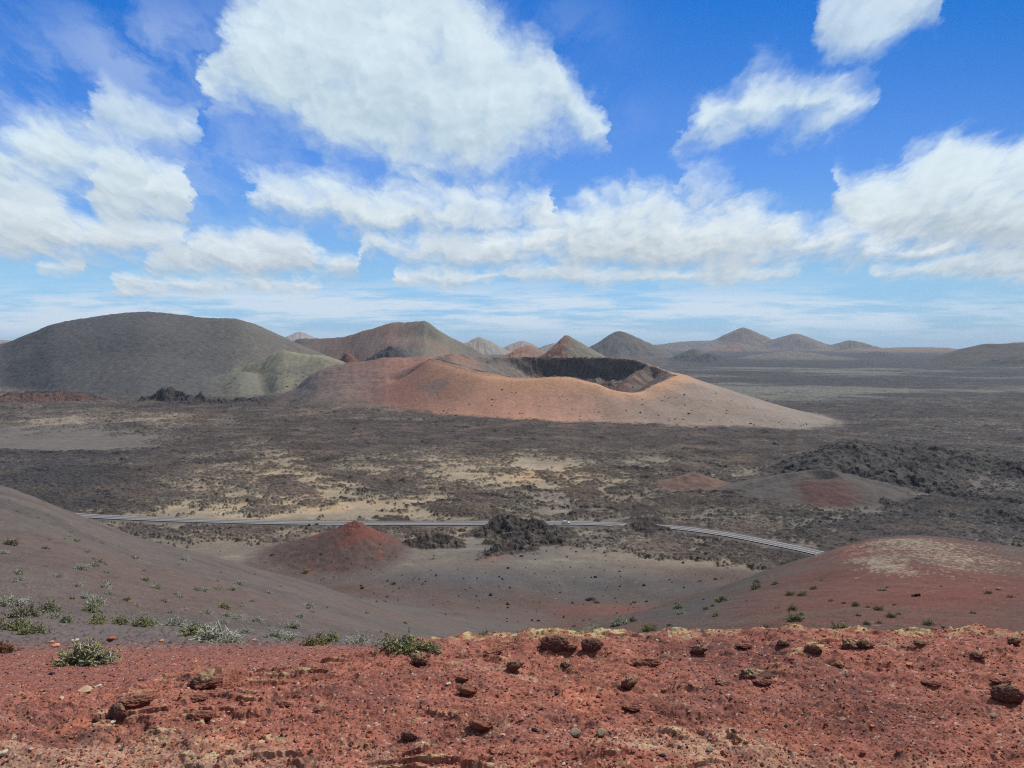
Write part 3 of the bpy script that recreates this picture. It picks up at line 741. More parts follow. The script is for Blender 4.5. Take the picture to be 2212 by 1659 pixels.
        # right hill: red and dark ash, pale lichen on the top
        cr = mixv(np.broadcast_to(C(.098,.048,.038), X.shape+(3,)), C(.085,.062,.050), sm(-.15, .45, b+.3*b2))
        q = P + 40*b
        cr = mixv(cr, C(.062,.056,.050), np.clip(blob(q, Y, 1480, 55, 110, 28)*1.0 + blob(q, Y, 1620, 85, 90, 22)*.9, 0, 1).astype(F4))
        cr = mixv(cr, C(.135,.048,.036), np.clip(blob(q, Y, 1850, 80, 40, 12)*.9 + blob(q, Y, 2050, 42, 260, 14)*.8, 0, 1).astype(F4))
        cr = mixv(cr, C(.080,.068,.060), (sm(2080, 2250, P)*sm(62, 90, Y)*.8).astype(F4))
        ln = fbm(X*.5+Y*.3, Y*.8, 3.2, 5, 511, .65, minwl=mw*.8)
        lm = blob(P, Y, 1930, 88, 150, 20)*1.1 + blob(P, Y, 2080, 66, 160, 16)*.8 + blob(P, Y, 1900, 58, 60, 8)*.4 + .55*np.exp(-((Y-(64-(P-1850)*.10))/3.5)**2)*sm(1800, 1850, P)*sm(2030, 1930, P)
        cr = mixv(cr, C(.30,.255,.185), (sm(-.1, .45, fbm(X+Y*.4, Y, .55, 5, 515, .8, minwl=mw*.5)*1.1 + ln*.45 + lm*.8 - .62)*.62).astype(F4))
        sp = fbm(X, Y, .8, 3, 513, .6, minwl=mw*.8)
        cr = mixv(cr, C(.045,.035,.03), (sm(.45, .7, sp)*.6*sm(1500, 1900, P)*sm(60, 35, Y)).astype(F4))
        right = sm(1120, 1230, P + 20*b)
        c = mixv(cl_, cr, right*sm(15, 20, Y))
        c = mixv(c, C(.10,.07,.06), (right*sm(12, 9.6, Y)*.0).astype(F4))
        sw1, sc1 = worley(X/.16, Y/.16, 517) if ymin < 60 else (1, .5)
        c = c*(1+.20*gr+.10*rill+.10*fbm(X*.3+Y*.1, Y, 2.6, 4, 521, .6)+.25*(np.asarray(sc1)-.5)*sm(50, 25, Y))[..., None]
        hz = hz + np.clip(.5-np.asarray(sw1), 0, 1)*(np.asarray(sc1) > .6)*.10*sm(60, 30, Y)*sm(9.5, 12, Y) if ymin < 60 else hz
        if fc is not None:
            c = mixv(c, fc, ff)
        idn = np.where(Y < 10.2, 1, np.where(P < 1130, 24, 25))
        add(hz, c, idn, 5.0 if ymin > 60 else .01)
    return Z.astype(F4), np.clip(col, 0.01, .8), I

# ------------------------------------------------------------------ build the ground
def steps(a, b, s): return np.exp(np.arange(np.log(a), np.log(b), s))
QUICK = 1.0
YS = np.concatenate([steps(1.2,4.6,.03), steps(4.6,13,.0026*QUICK), steps(13,100,.005*QUICK), steps(100,250,.004*QUICK), steps(250,700,.0018*QUICK),
                     steps(700,1500,.0025*QUICK), steps(1500,3500,.0035*QUICK), steps(3500,12000,.007)])
US = np.concatenate([np.linspace(-1.5,-.72,60)[:-1], np.arange(-.72,.72,.00125*QUICK), np.linspace(.72,1.5,60)])
NR, NC = len(YS), len(US)
VZ = np.empty((NR, NC), F4); VC = np.empty((NR, NC, 3), F4); VI = np.empty((NR, NC), np.int16)
for a in range(0, NR, 64):
    yy = YS[a:a+64][:, None]*np.ones((1, NC)); xx = US[None, :]*yy
    VZ[a:a+64], VC[a:a+64], VI[a:a+64] = terrain(xx, yy)
VX = (US[None, :]*YS[:, None]).astype(F4); VY = (YS[:, None]*np.ones((1, NC))).astype(F4)
CO = np.stack([VX, VY, VZ], -1).reshape(-1, 3)
VCf = VC.reshape(-1, 3)

def ground_mat(name, bump, scale, dist):
    m = bpy.data.materials.new(name); m.use_nodes = True
    t = m.node_tree; E.tree = t
    b = t.nodes['Principled BSDF']
    at = t.nodes.new('ShaderNodeAttribute'); at.attribute_name = 'Col'
    geo = t.nodes.new('ShaderNodeNewGeometry').outputs['Position']
    a = noise(geo, scale, 5, .65); a2 = noise(geo, scale*.13, 4, .6)
    f = (a*.9 + a2*.5)*1.0 + .30
    vm = t.nodes.new('ShaderNodeVectorMath'); vm.operation = 'SCALE'
    t.links.new(at.outputs['Color'], vm.inputs[0]); t.links.new(f.k, vm.inputs['Scale'])
    t.links.new(vm.outputs[0], b.inputs['Base Color'])
    b.inputs['Roughness'].default_value = .95; b.inputs['Specular IOR Level'].default_value = .15
    bp = t.nodes.new('ShaderNodeBump'); bp.inputs['Strength'].default_value = bump; bp.inputs['Distance'].default_value = dist
    t.links.new(a.k, bp.inputs['Height']); t.links.new(bp.outputs[0], b.inputs['Normal'])
    return m
M_FG = ground_mat('red_scoria', .9, 55, .012)
M_NEAR = ground_mat('lapilli_slope', .6, 6, .08)
M_MID = ground_mat('lava_ground', .6, .9, .6)
M_BIG = ground_mat('cinder_flank', .5, .22, 1.2)
M_FAR = ground_mat('distant_ground', .5, .06, 6)

def mesh_from(name, co, faces, mat, cols=None, smooth=False, parent=None, nv=4):
    me = bpy.data.meshes.new(name)
    co = np.ascontiguousarray(co, F4); faces = np.ascontiguousarray(faces, np.int32)
    me.vertices.add(len(co)); me.vertices.foreach_set('co', co.ravel())
    nf = len(faces)
    me.loops.add(nf*nv); me.loops.foreach_set('vertex_index', faces.ravel())
    me.polygons.add(nf); me.polygons.foreach_set('loop_start', np.arange(0, nf*nv, nv, dtype=np.int32))
    me.update(calc_edges=True)
    me.polygons.foreach_set('use_smooth', np.full(nf, smooth))
    if cols is not None:
        at = me.color_attributes.new('Col', 'FLOAT_COLOR', 'POINT')
        rgba = np.ones((len(co), 4), F4); rgba[:, :3] = cols
        at.data.foreach_set('color', rgba.ravel())
    if mat is not None:
        for m in (mat if isinstance(mat, (list, tuple)) else [mat]): me.materials.append(m)
    o = bpy.data.objects.new(name, me); COL.objects.link(o)
    if parent: o.parent = parent
    return o
def tag(o, label=None, cat=None, group=None, kind=None):
    if label: o['label'] = label
    if cat: o['category'] = cat
    if group: o['group'] = group
    if kind: o['kind'] = kind
    return o

NAMES = {0:('terrain',M_MID),1:('ground',M_FG),24:('hill',M_NEAR),25:('hill',M_NEAR),2:('hill',M_MID),3:('hill',M_MID),4:('hill',M_MID),5:('crater_hill',M_BIG),
 6:('hill',M_BIG),7:('hill',M_BIG),8:('hill',M_BIG),9:('hill',M_FAR),21:('mountain',M_FAR),22:('hill',M_FAR),23:('hill',M_FAR)}
LABELS = {0:'dark lava field and pale ash of the valley floor',1:'red scoria bank with crusts and lichen at the very front',24:'brown grey ash hillside falling away on the left, dotted with shrubs',
 25:'red and dark hill with pale lichen on its rounded top, right of the road',2:'small red cinder cone just this side of the road',3:'low red spatter cone below the black lava ridge',
 4:'small brown mound left of the red spatter cone',5:'orange flanked crater with a dark rocky bowl in the middle of the valley',6:'mauve red shoulder joining the orange crater on its left',
 7:'greenish ash hill between the great dark hill and the orange crater',8:'small broken red hill behind the greenish hill',9:'great rounded dark grey hill on the left',
 21:'flat topped volcano with a reddish scar behind the orange crater',22:'small dark hill at the foot of the flat topped volcano',23:'long brown hill on the horizon at the right edge'}
HL = {30:'pale distant mountain between the great dark hill and the flat topped volcano',31:'tan double topped hill right of the flat topped volcano',32:'small pale peak behind the low orange hill',
 33:'two toned pointed cone, rust left and olive right, behind the orange crater',34:'low rusty mound left of the two toned pointed cone',35:'broad grey green cone right of the two toned cone',
 36:'highest pointed mountain behind the white villages',37:'long low shoulder left of the highest pointed mountain',38:'olive peaked mountain right of the highest one',
 39:'rounded low cone right of the olive peaked mountain',40:'long low reddish hill beside the strip of sea',41:'small rust coloured hill in front of the highest mountain',
 42:'small dark hill on the plain in front of the villages',43:'black low cone joined to the small dark hill on the plain',44:'very low pale rise on the dark plain',
 45:'small black cone on the far plain under the low reddish hill',46:'hill top rising over the right edge of the photo',47:'sliver of pale mountain at the left edge',48:'tiny pale hill behind the two toned cone',49:'dark shaded cone in front of the long brown hill at the right edge'}
OUTC = {10:'biggest black lava outcrop, knobbly, this side of the road in the middle',11:'low dark lava outcrop beside the red cinder cone',12:'small dark lava block in the ash in front of the low outcrop',
 13:'brown lava heap hiding a stretch of the road',14:'tiny lava rock alone on the ash floor of the hollow',15:'long jagged black lava ridge above the red spatter cone',
 16:'knobbly dark lava mass between the spatter cone and the long ridge',17:'dark lava levees running off to the right edge below the long ridge',18:'thin dark lava wall crossing the valley beyond the road',
 19:'rust coloured broken scarp at the foot of the great dark hill',20:'black lava spires at the foot of the great dark hill'}
fid = VI[:-1, :-1].copy()
def keep_largest(i):
    jj, ii = np.nonzero(fid == i)
    todo = set(zip(jj.tolist(), ii.tolist())); best = []
    while todo:
        st = [todo.pop()]; comp = [st[0]]
        while st:
            a_, b_ = st.pop()
            for nb in ((a_+1,b_),(a_-1,b_),(a_,b_+1),(a_,b_-1)):
                if nb in todo: todo.remove(nb); st.append(nb); comp.append(nb)
        if len(comp) > len(best): best = comp
    fid[fid == i] = 0
    if best:
        q = np.array(best); fid[q[:,0], q[:,1]] = i
for i in OUTC: keep_largest(i)
idx = np.arange(NR*NC, dtype=np.int32).reshape(NR, NC)
quads = np.stack([idx[:-1, :-1], idx[:-1, 1:], idx[1:, 1:], idx[1:, :-1]], -1)
for i in np.unique(fid):
    q = quads[fid == i]
    u, inv = np.unique(q, return_inverse=True)
    nm, mt = NAMES.get(int(i), ('lava_outcrop', M_MID) if i < 30 else ('hill', M_FAR))
    if int(i) in HL and HL[int(i)].find('mountain') > 0: nm = 'mountain'
    o = mesh_from(nm, CO[u], inv.reshape(-1, 4), mt, VCf[u])
    if i in OUTC: tag(o, OUTC[int(i)], 'lava outcrop')
    else: tag(o, LABELS.get(int(i)) or HL[int(i)], None, None, 'structure')
del quads, CO, VCf, VX, VY, VC
# the sea beyond the island
sea_m = bpy.data.materials.new('sea_water'); sea_m.use_nodes = True
b = sea_m.node_tree.nodes['Principled BSDF']; b.inputs['Base Color'].default_value = (.02,.05,.09,1); b.inputs['Roughness'].default_value = .35
sea = mesh_from('sea', [(-30500,11000,-58),(30500,11000,-58),(30500,30500,-58),(-30500,30500,-58)], [[0,1,2,3]], sea_m)
tag(sea, 'strip of sea on the horizon', None, None, 'structure')

def ground_z(x, y):
    return terrain(np.atleast_1d(np.asarray(x, float))[:, None], np.atleast_1d(np.asarray(y, float))[:, None])[0][:, 0]
_ly = np.log(YS)
def grid_z(x, y):
    """height by lookup in the built grid"""
    x = np.atleast_1d(x); y = np.atleast_1d(y)
    j = np.clip(np.searchsorted(YS, y)-1, 0, NR-2); i = np.clip(np.searchsorted(US, x/y)-1, 0, NC-2)
    return np.maximum.reduce([VZ[j,i], VZ[j+1,i], VZ[j,i+1], VZ[j+1,i+1]])*.5+np.minimum.reduce([VZ[j,i], VZ[j+1,i], VZ[j,i+1], VZ[j+1,i+1]])*.5
def spot(px, py, dmin=4.0):
    """world point of the ground surveyed at bearing px, dip py"""
    i = int(np.clip(np.searchsorted(US, (px-CX)/FP)-1, 0, NC-1))
    v = VZ[:, i]/YS; tgt = -(py-HY)/FP
    ok = np.nonzero((v >= tgt) & (YS > dmin))[0]
    if len(ok) == 0: return None
    j = ok[0]
    if j > 0 and v[j] > v[j-1]:
        t = (tgt-v[j-1])/(v[j]-v[j-1]+1e-9); t = min(max(t, 0), 1)
        y = YS[j-1]+(YS[j]-YS[j-1])*t; z = VZ[j-1,i]+(VZ[j,i]-VZ[j-1,i])*t
    else: y = YS[j]; z = VZ[j,i]
    return (float((px-CX)/FP*y), float(y), float(z))
#@@OBJECTS
# ------------------------------------------------------------------ plain materials
def mat(name, col, rough=.8, spec=.2, noise_amt=0.0, scale=8.0, metal=0.0):
    m = bpy.data.materials.new(name); m.use_nodes = True
    t = m.node_tree; E.tree = t; b = t.nodes['Principled BSDF']
    b.inputs['Base Color'].default_value = (*col, 1); b.inputs['Roughness'].default_value = rough
    b.inputs['Specular IOR Level'].default_value = spec; b.inputs['Metallic'].default_value = metal
    if noise_amt:
        geo = t.nodes.new('ShaderNodeTexCoord').outputs['Object']
        n = noise(geo, scale, 5, .65)
        t.links.new(mixc(n, [c*(1-noise_amt) for c in col], [min(1, c*(1+noise_amt)) for c in col]), b.inputs['Base Color'])
    return m
def empty(name, loc, rz=0.0):
    o = bpy.data.objects.new(name, None); COL.objects.link(o); o.location = loc; o.rotation_euler = (0, 0, rz)
    o.empty_display_size = .1
    return o
def children_of(o): return [c for c in bpy.data.objects if c.parent == o]
KIDS = {}
def copy_tree(o, parent=None):
    c = o.copy(); COL.objects.link(c)
    if parent is not None: c.parent = parent
    for ch in KIDS.get(o.name, []): copy_tree(ch, c)
    return c
def kid(parent, o):
    o.parent = parent; KIDS.setdefault(parent.name, []).append(o); return o

# ------------------------------------------------------------------ road
class MB:
    """collects quads"""
    def __init__(s): s.v = []; s.f = []
    def box(s, x0, y0, z0, x1, y1, z1):
        b = len(s.v)
        s.v += [(x0,y0,z0),(x1,y0,z0),(x1,y1,z0),(x0,y1,z0),(x0,y0,z1),(x1,y0,z1),(x1,y1,z1),(x0,y1,z1)]
        s.f += [(b,b+3,b+2,b+1),(b+4,b+5,b+6,b+7),(b,b+1,b+5,b+4),(b+1,b+2,b+6,b+5),(b+2,b+3,b+7,b+6),(b+3,b,b+4,b+7)]
    def prism(s, prof, y0, y1, axis='y'):
        """extrude an x-z outline along y; quads only, caps as fans of quads"""
        n = len(prof); b = len(s.v)
        s.v += [(p[0], y0, p[1]) for p in prof] + [(p[0], y1, p[1]) for p in prof]
        for i in range(n):
            j = (i+1) % n; s.f.append((b+i, b+j, b+n+j, b+n+i))
        for o in (0, n):
            for i in range(1, n-2, 2): s.f.append((b+o, b+o+i, b+o+i+1, b+o+i+2))
    def cyl(s, c, r, y0, y1, n=16, r1=None):
        b = len(s.v); r1 = r if r1 is None else r1
        for (yy, rr) in ((y0, r), (y1, r1)):
            s.v += [(c[0]+rr*cos(2*pi*k/n), yy, c[1]+rr*sin(2*pi*k/n)) for k in range(n)]
        for k in range(n): s.f.append((b+k, b+(k+1)%n, b+n+(k+1)%n, b+n+k))
        for o in (0, n):
            for i in range(1, n-2, 2): s.f.append((b+o, b+o+i, b+o+i+1, b+o+i+2))
    def build(s, name, m, parent=None, bevel=0):
        me = bpy.data.meshes.new(name); me.from_pydata(s.v, [], s.f); me.materials.append(m); me.validate()
        o = bpy.data.objects.new(name, me); COL.objects.link(o)
        if parent: kid(parent, o)
        if bevel:
            bv = o.modifiers.new('bevel', 'BEVEL'); bv.width = bevel; bv.segments = 2
        return o
tang = np.gradient(ROADXY, axis=0); tang /= np.linalg.norm(tang, axis=1)[:, None]
nrm = np.stack([-tang[:, 1], tang[:, 0]], 1)
def strip(name, o0, o1, z, m, i0=0, i1=None, dash=None):
    i1 = i1 or len(ROADXY)
    a = ROADXY+nrm*o0; b_ = ROADXY+nrm*o1
    v = []; f = []
    for i in range(i0, i1):
        v += [(a[i,0], a[i,1], z), (b_[i,0], b_[i,1], z)]
    for i in range(i1-i0-1):
        if dash and (i % dash[0]) >= dash[1]: continue
        f.append((2*i, 2*i+2, 2*i+3, 2*i+1))
    return mesh_from(name, v, f, m)
asph = mat('asphalt', (.105,.104,.105), .85, .2, .25, 1.5)
paint = mat('road_paint', (.62,.62,.60), .6, .3, .1, 2)
tag(strip('road', -3.7, 3.7, ROADZ, asph), 'two lane asphalt road crossing the valley', None, None, 'structure')
for off in (-3.35, 0.0, 3.35):
    tag(strip('road_marking', off-.16, off+.16, ROADZ+.03, paint), None, None, None, 'structure')


# ------------------------------------------------------------------ car on the road
def road_at(px, off):
    t_ = (ROADXY[:,0]/ROADXY[:,1])*FP + CX
    i = int(np.argmin(np.abs(t_-px)))
    p = ROADXY[i]+nrm[i]*off
    return (float(p[0]), float(p[1]), ROADZ), math.atan2(tang[i,1], tang[i,0])
M_WHITE = mat('white_car_paint', (.78,.79,.80), .25, .5)
M_GLASS = mat('dark_glass', (.015,.02,.025), .08, .5)
M_TYRE = mat('tyre_rubber', (.02,.02,.02), .8)
M_RIM = mat('wheel_rim', (.35,.36,.37), .35, .5, metal=.8)
M_LAMP = mat('lamp_lens', (.75,.75,.72), .1, .5)
M_RED = mat('tail_lens', (.35,.02,.02), .2, .5)
M_TRIM = mat('dark_trim', (.03,.03,.032), .6)
def build_car():
    loc, rz = road_at(1220, -1.75)
    r = empty('car', loc, rz)
    tag(r, 'small white hatchback driving along the valley road', 'car')
    b = MB()
    b.prism([(-2.02,.32),(-2.08,.62),(-2.02,.95),(-1.0,.98),(.85,.98),(1.35,.93),(1.92,.78),(2.06,.6),(2.06,.34),(1.2,.28),(-1.2,.28),(-1.6,.28)], -.86, .86)
    b.build('body', M_WHITE, r, .07)
    c = MB(); v0 = [(-1.95,-.80,.95),(1.0,-.80,.95),(1.0,.80,.95),(-1.95,.80,.95),(-1.72,-.66,1.50),(.25,-.66,1.52),(.25,.66,1.52),(-1.72,.66,1.50)]
    c.v = v0; c.f = [(4,5,6,7),(0,1,5,4),(1,2,6,5),(2,3,7,6),(3,0,4,7),(0,3,2,1)]
    c.build('roof', M_WHITE, r, .06)
    def pane(name, q):
        m = MB(); m.v = q; m.f = [(0,1,2,3)]; o = m.build(name, M_GLASS, r)
        so = o.modifiers.new('thick', 'SOLIDIFY'); so.thickness = .012
    for sy in (-1, 1):
        for x0, x1, u0, u1 in ((-1.78,-1.18,-1.62,-1.14),(-1.10,-.25,-1.06,-.22),(-.17,.78,-.14,.16)):
            pane('window', [(x0,sy*.812,1.0),(x1,sy*.812,1.0),(u1,sy*.69,1.43),(u0,sy*.69,1.43)])
    pane('windscreen', [(1.0,-.70,1.0),(1.0,.70,1.0),(.33,.60,1.46),(.33,-.60,1.46)])
    pane('rear_window', [(-1.97,-.66,1.03),(-1.97,.66,1.03),(-1.78,.58,1.42),(-1.78,-.58,1.42)])
    for sx in (-1.28, 1.30):
        for sy in (-1, 1):
            w = MB(); w.cyl((0,0), .31, -.10, .10, 20); o = w.build('wheel', M_TYRE, r); o.location = (sx, sy*.78, .31)
            k = MB(); k.cyl((0,0), .19, sy*.08, sy*.115, 14, .16 if sy > 0 else .19); kid(o, k.build('rim', M_RIM))
    for sy in (-1, 1):
        l = MB(); l.box(1.90,sy*.62-.16,.62,2.05,sy*.62+.16,.76); l.build('headlight', M_LAMP, r, .02)
        l = MB(); l.box(-2.085,sy*.72-.09,.66,-1.98,sy*.72+.09,.94); l.build('tail_light', M_RED, r, .02)
        l = MB(); l.box(.62,sy*.95-.09,.98,.80,sy*.95+.09,1.1); l.build('wing_mirror', M_WHITE, r, .02)
    l = MB(); l.box(1.6,-.83,.24,2.10,.83,.42); l.build('front_bumper', M_TRIM, r, .03)
    l = MB(); l.box(-2.12,-.83,.24,-1.6,.83,.44); l.build('rear_bumper', M_TRIM, r, .03)
build_car()

# ------------------------------------------------------------------ road furniture
M_POST = mat('post_white', (.70,.70,.68), .6); M_ORANGE = mat('post_orange', (.55,.20,.06), .6); M_CONC = mat('drain_concrete', (.03,.03,.03), .9, .1, .3)
def post(px, off, h, label, col, plate):
    loc, rz = road_at(px, off)
    z = grid_z(np.array([loc[0]]), np.array([loc[1]]))[0]
    r = empty('marker_post', (loc[0], loc[1], float(z)-.05), rz)
    tag(r, label, 'marker post')
    p = MB(); p.box(-.06,-.06,0,.06,.06,h); p.build('pole', M_POST, r, .01)
    k = MB(); k.box(-plate,-.085,h-.1,plate,-.065,h+plate*1.6); k.build('plate', col, r, .01)
post(293, 6.0, 2.3, 'thin white post with a small orange plate beyond the road, near the left hillside', M_ORANGE, .22)
post(836, 5.0, 1.5, 'short pale marker post on the far verge above the red cinder cone', M_POST, .1)
loc, rz = road_at(686, -3.0)
d = MB(); d.box(-.9,-.35,0,.9,.35,.42); d.box(-.75,-.25,.42,.75,.25,.50)
o = d.build('drain_box', M_CONC, None, .03); o.location = loc; o.rotation_euler = (0,0,rz)
tag(o, 'low black box on the near road edge above the red cinder cone', 'drain')

# ------------------------------------------------------------------ white houses of the far villages
M_WALL = mat('whitewash', (.80,.79,.76), .8, .2, .05, .3); M_OPEN = mat('house_opening', (.05,.06,.07), .4)
def house_mesh(k):
    rnd = random.Random(k); w = rnd.uniform(.9,1.3); h = rnd.choice([.42,.5,.75])
    b = MB(); b.box(-w,-.5,0,w,.5,h); b.box(-w,-.5,h,w,-.44,h+.06); b.box(-w,.44,h,w,.5,h+.06); b.box(-w,-.44,h,-w+.06,.44,h+.06); b.box(w-.06,-.44,h,w,.44,h+.06)
    b.box(w,-.42,0,w+.5,.35,h*.72); b.box(-w*.5,-.1,h+.003,-w*.5+.22,.14,h+.24)
    n = len(b.f)
    for x in (-w*.7, -w*.25, w*.3, w*.72):
        b.box(x-.07,-.506,h*.4,x+.07,-.496,h*.72)
    b.box(-.06,-.506,.0,.10,-.496,h*.62)
    me = bpy.data.meshes.new('house'); me.from_pydata(b.v, [], b.f); me.materials.append(M_WALL); me.materials.append(M_OPEN)
    for p in me.polygons:
        if p.index >= n: p.material_index = 1
    return me
HM = [house_mesh(k) for k in range(4)]
def hp(r, q): return (1365.3+.3047*r, 691.3+.3047*q)
VIL = {'below the broad grey green cone': [(235,198,7),(262,200,8),(290,203,9),(310,208,8),(250,208,7),(275,209,6),(405,181,16),(385,205,5),(395,195,5),(525,190,9)],
 'at the foot of the olive peaked mountain': [(1060,211,10),(1105,210,11),(1050,194,7),(1078,194,8),(1105,195,6),(1130,197,8),(785,224,11),(835,225,10),(1265,207,12),(1290,206,11),(1215,192,7),(1368,212,7)],
 'below the rounded low cone': [(1475,197,7),(1515,200,8),(1560,210,10),(1580,214,11),(1605,212,8),(1640,208,7)],
 'along the foot of the long low reddish hill': [(2020,222,9),(2045,225,9),(2068,227,9),(1880,257,12),(1905,256,9),(1930,251,9),(1960,253,8),(2040,259,10),(2065,259,10)]}
def put_house(r, q, w, label, group):
    px, py = hp(r, q); p = spot(px, py, 2500)
    if p is None: p = spot(px, py+4, 2500)
    if p is None: return
    o = bpy.data.objects.new('house', HM[random.randrange(4)]); COL.objects.link(o)
    s_ = w*.3047/FP*p[1]/2.6
    o.location = (p[0], p[1], p[2]-.5); o.scale = (s_*1.25, s_, s_*1.25); o.rotation_euler = (0,0,random.uniform(-.5,.5))
    tag(o, label, 'house', group)
ORD = 'first second third fourth fifth sixth seventh eighth ninth tenth eleventh twelfth'.split()
for where, pts in VIL.items():
    for k_, (r_, q_, w_) in enumerate(sorted(pts)): put_house(r_, q_, w_, ORD[k_]+' from left of the houses '+where, 'white houses '+where)
put_house(962,194,15,'larger white house standing alone, left one of the bright pair below the olive mountain',None)
put_house(1018,192,17,'larger white house, right one of the bright pair below the olive mountain',None)
put_house(1268,247,9,'lone white house low on the slope above the plain, nearer than the village',None)
put_house(1293,272,11,'lone white house furthest down on the dark plain, left of the black cone',None)
put_house(1920,311,12,'left of two white sheds out on the dark plain near the right edge',None)
put_house(1945,312,11,'right of two white sheds out on the dark plain near the right edge',None)

# ------------------------------------------------------------------ shrubs
def leaf_mat(name, a, b_):
    m = bpy.data.materials.new(name); m.use_nodes = True
    t = m.node_tree; E.tree = t; b = t.nodes['Principled BSDF']
    geo = t.nodes.new('ShaderNodeTexCoord').outputs['Object']
    info = t.nodes.new('ShaderNodeObjectInfo')
    f = noise(geo, 3.5, 3, .6) + (E(info.outputs['Random'])-.5)*.35
    t.links.new(mixc(f, a, b_), b.inputs['Base Color']); b.inputs['Roughness'].default_value = .8; b.inputs['Specular IOR Level'].default_value = .15
    return m
M_TWIG = leaf_mat('pale_twigs', (.27,.27,.21), (.50,.50,.42)); M_DARKTWIG = leaf_mat('dark_twigs', (.12,.105,.075), (.26,.235,.18))
M_GREEN = leaf_mat('green_leaves', (.14,.14,.05), (.31,.30,.11)); M_OLIVE = leaf_mat('olive_leaves', (.17,.17,.10), (.31,.30,.19)); M_RUST = leaf_mat('rusty_leaves', (.13,.055,.025), (.26,.12,.05))
def shrub_geo(seed, n, tall, forks, nleaf, lsize, rad):
    rg = np.random.default_rng(seed)
    V_, Fs, LV, LF = [], [], [], []
    def tube(pts, r0, r1):
        b0 = len(V_); m = len(pts)
        for i, p in enumerate(pts):
            d = pts[min(i+1, m-1)]-pts[max(i-1, 0)]; d = d/(np.linalg.norm(d)+1e-9)
            a = np.cross(d, (0.3,.1,1.)); a /= np.linalg.norm(a)+1e-9; c = np.cross(d, a); r = r0+(r1-r0)*i/(m-1)
            for k in range(3):
                an = 2*pi*k/3; V_.append(p+(a*cos(an)+c*sin(an))*r)
        for i in range(m-1):
            for k in range(3):
                j = (k+1) % 3; Fs.append((b0+3*i+k, b0+3*i+j, b0+3*i+3+j, b0+3*i+3+k))
    lumps = rg.uniform(-.45, .45, (4, 2))
    for s_ in range(n):
        az = rg.uniform(0, 2*pi); el = rg.uniform(.10, 1.45); L = rg.uniform(.6, 1.0)*(.75+.25*math.cos(az*2+seed))
        c0 = lumps[rg.integers(4)]*rg.uniform(.3, 1)
        p = np.array([c0[0], c0[1], -.04]); d = np.array([cos(az)*cos(el), sin(az)*cos(el), sin(el)*tall])
        pts = [p]
        for i in range(4):
            d = d+rg.normal(0, .22, 3); d[2] -= .02*i
            p = p+d/np.linalg.norm(d)*L*.17; p[2] = max(p[2], .01); pts.append(p)
        tube(pts, rad, rad*.6)
        for f_ in range(forks):
            q = pts[rg.integers(2, 5)]; e = d+rg.normal(0, .7, 3); e /= np.linalg.norm(e)
            q1 = q+e*L*.13; q2 = q1+(e+rg.normal(0, .4, 3))*L*.10; q1[2] = max(q1[2], .01); q2[2] = max(q2[2], .02)
            tube([q, q1, q2], rad*.7, rad*.4)
            for l_ in range(nleaf):
                c = q1+(q2-q1)*rg.uniform(-.3, 1.2)+rg.normal(0, .02, 3); u = rg.normal(0, 1, 3); u /= np.linalg.norm(u); w = np.cross(u, rg.normal(0, 1, 3)); w /= np.linalg.norm(w)+1e-9
                b0 = len(LV); LV += [c-u*lsize, c+w*lsize*.4, c+u*lsize, c-w*lsize*.4]; LF.append((b0, b0+1, b0+2, b0+3))
    return V_, Fs, LV, LF
def shrub_proto(seed, n, tall, forks, nleaf, lsize, rad, mt, ml):
    a, b_, c, d_ = shrub_geo(seed, n, tall, forks, nleaf, lsize, rad)
    def me(nm, v, f, m):
        q = bpy.data.meshes.new(nm); v = np.array(v, F4); f = np.array(f, np.int32)
        q.vertices.add(len(v)); q.vertices.foreach_set('co', v.ravel()); q.loops.add(f.size); q.loops.foreach_set('vertex_index', f.ravel())
        q.polygons.add(len(f)); q.polygons.foreach_set('loop_start', np.arange(0, f.size, 4, dtype=np.int32)); q.update(calc_edges=True); q.materials.append(m); return q
    return me('stems', a, b_, mt), me('leaves', c, d_, ml)
PRO = {
 'grey': [shrub_proto(1, 170, .8, 4, 2, .035, .021, M_TWIG, M_OLIVE), shrub_proto(2, 150, .65, 5, 2, .035, .021, M_TWIG, M_OLIVE), shrub_proto(3, 140, 1.0, 4, 1, .04, .021, M_TWIG, M_OLIVE)],
 'green': [shrub_proto(4, 120, .8, 4, 7, .05, .019, M_DARKTWIG, M_GREEN), shrub_proto(5, 130, .6, 4, 6, .05, .019, M_TWIG, M_GREEN)],
 'mixed': [shrub_proto(6, 150, .75, 5, 3, .05, .021, M_TWIG, M_GREEN), shrub_proto(7, 150, .9, 4, 3, .05, .021, M_DARKTWIG, M_OLIVE)],
 'rust': [shrub_proto(8, 130, 1.0, 4, 6, .045, .019, M_DARKTWIG, M_RUST)]}
def join_pair(a, b_, name):
    q = bpy.data.meshes.new(name)
    va = np.array([v.co for v in a.vertices]); vb = np.array([v.co for v in b_.vertices])
    fa = np.array([p.vertices[:] for p in a.polygons]); fb = np.array([p.vertices[:] for p in b_.polygons])+len(va)
    q.from_pydata(np.concatenate([va, vb]).tolist(), [], np.concatenate([fa, fb]).tolist())
    q.materials.append(a.materials[0]); q.materials.append(b_.materials[0])
    mi = np.zeros(len(fa)+len(fb), np.int32); mi[len(fa):] = 1; q.polygons.foreach_set('material_index', mi)
    return q
_s1 = shrub_proto(11, 34, .8, 2, 5, .11, .04, M_TWIG, M_OLIVE); _s2 = shrub_proto(12, 34, .8, 2, 7, .11, .035, M_DARKTWIG, M_GREEN); _s3 = shrub_proto(13, 40, .9, 3, 1, .11, .035, M_TWIG, M_OLIVE)
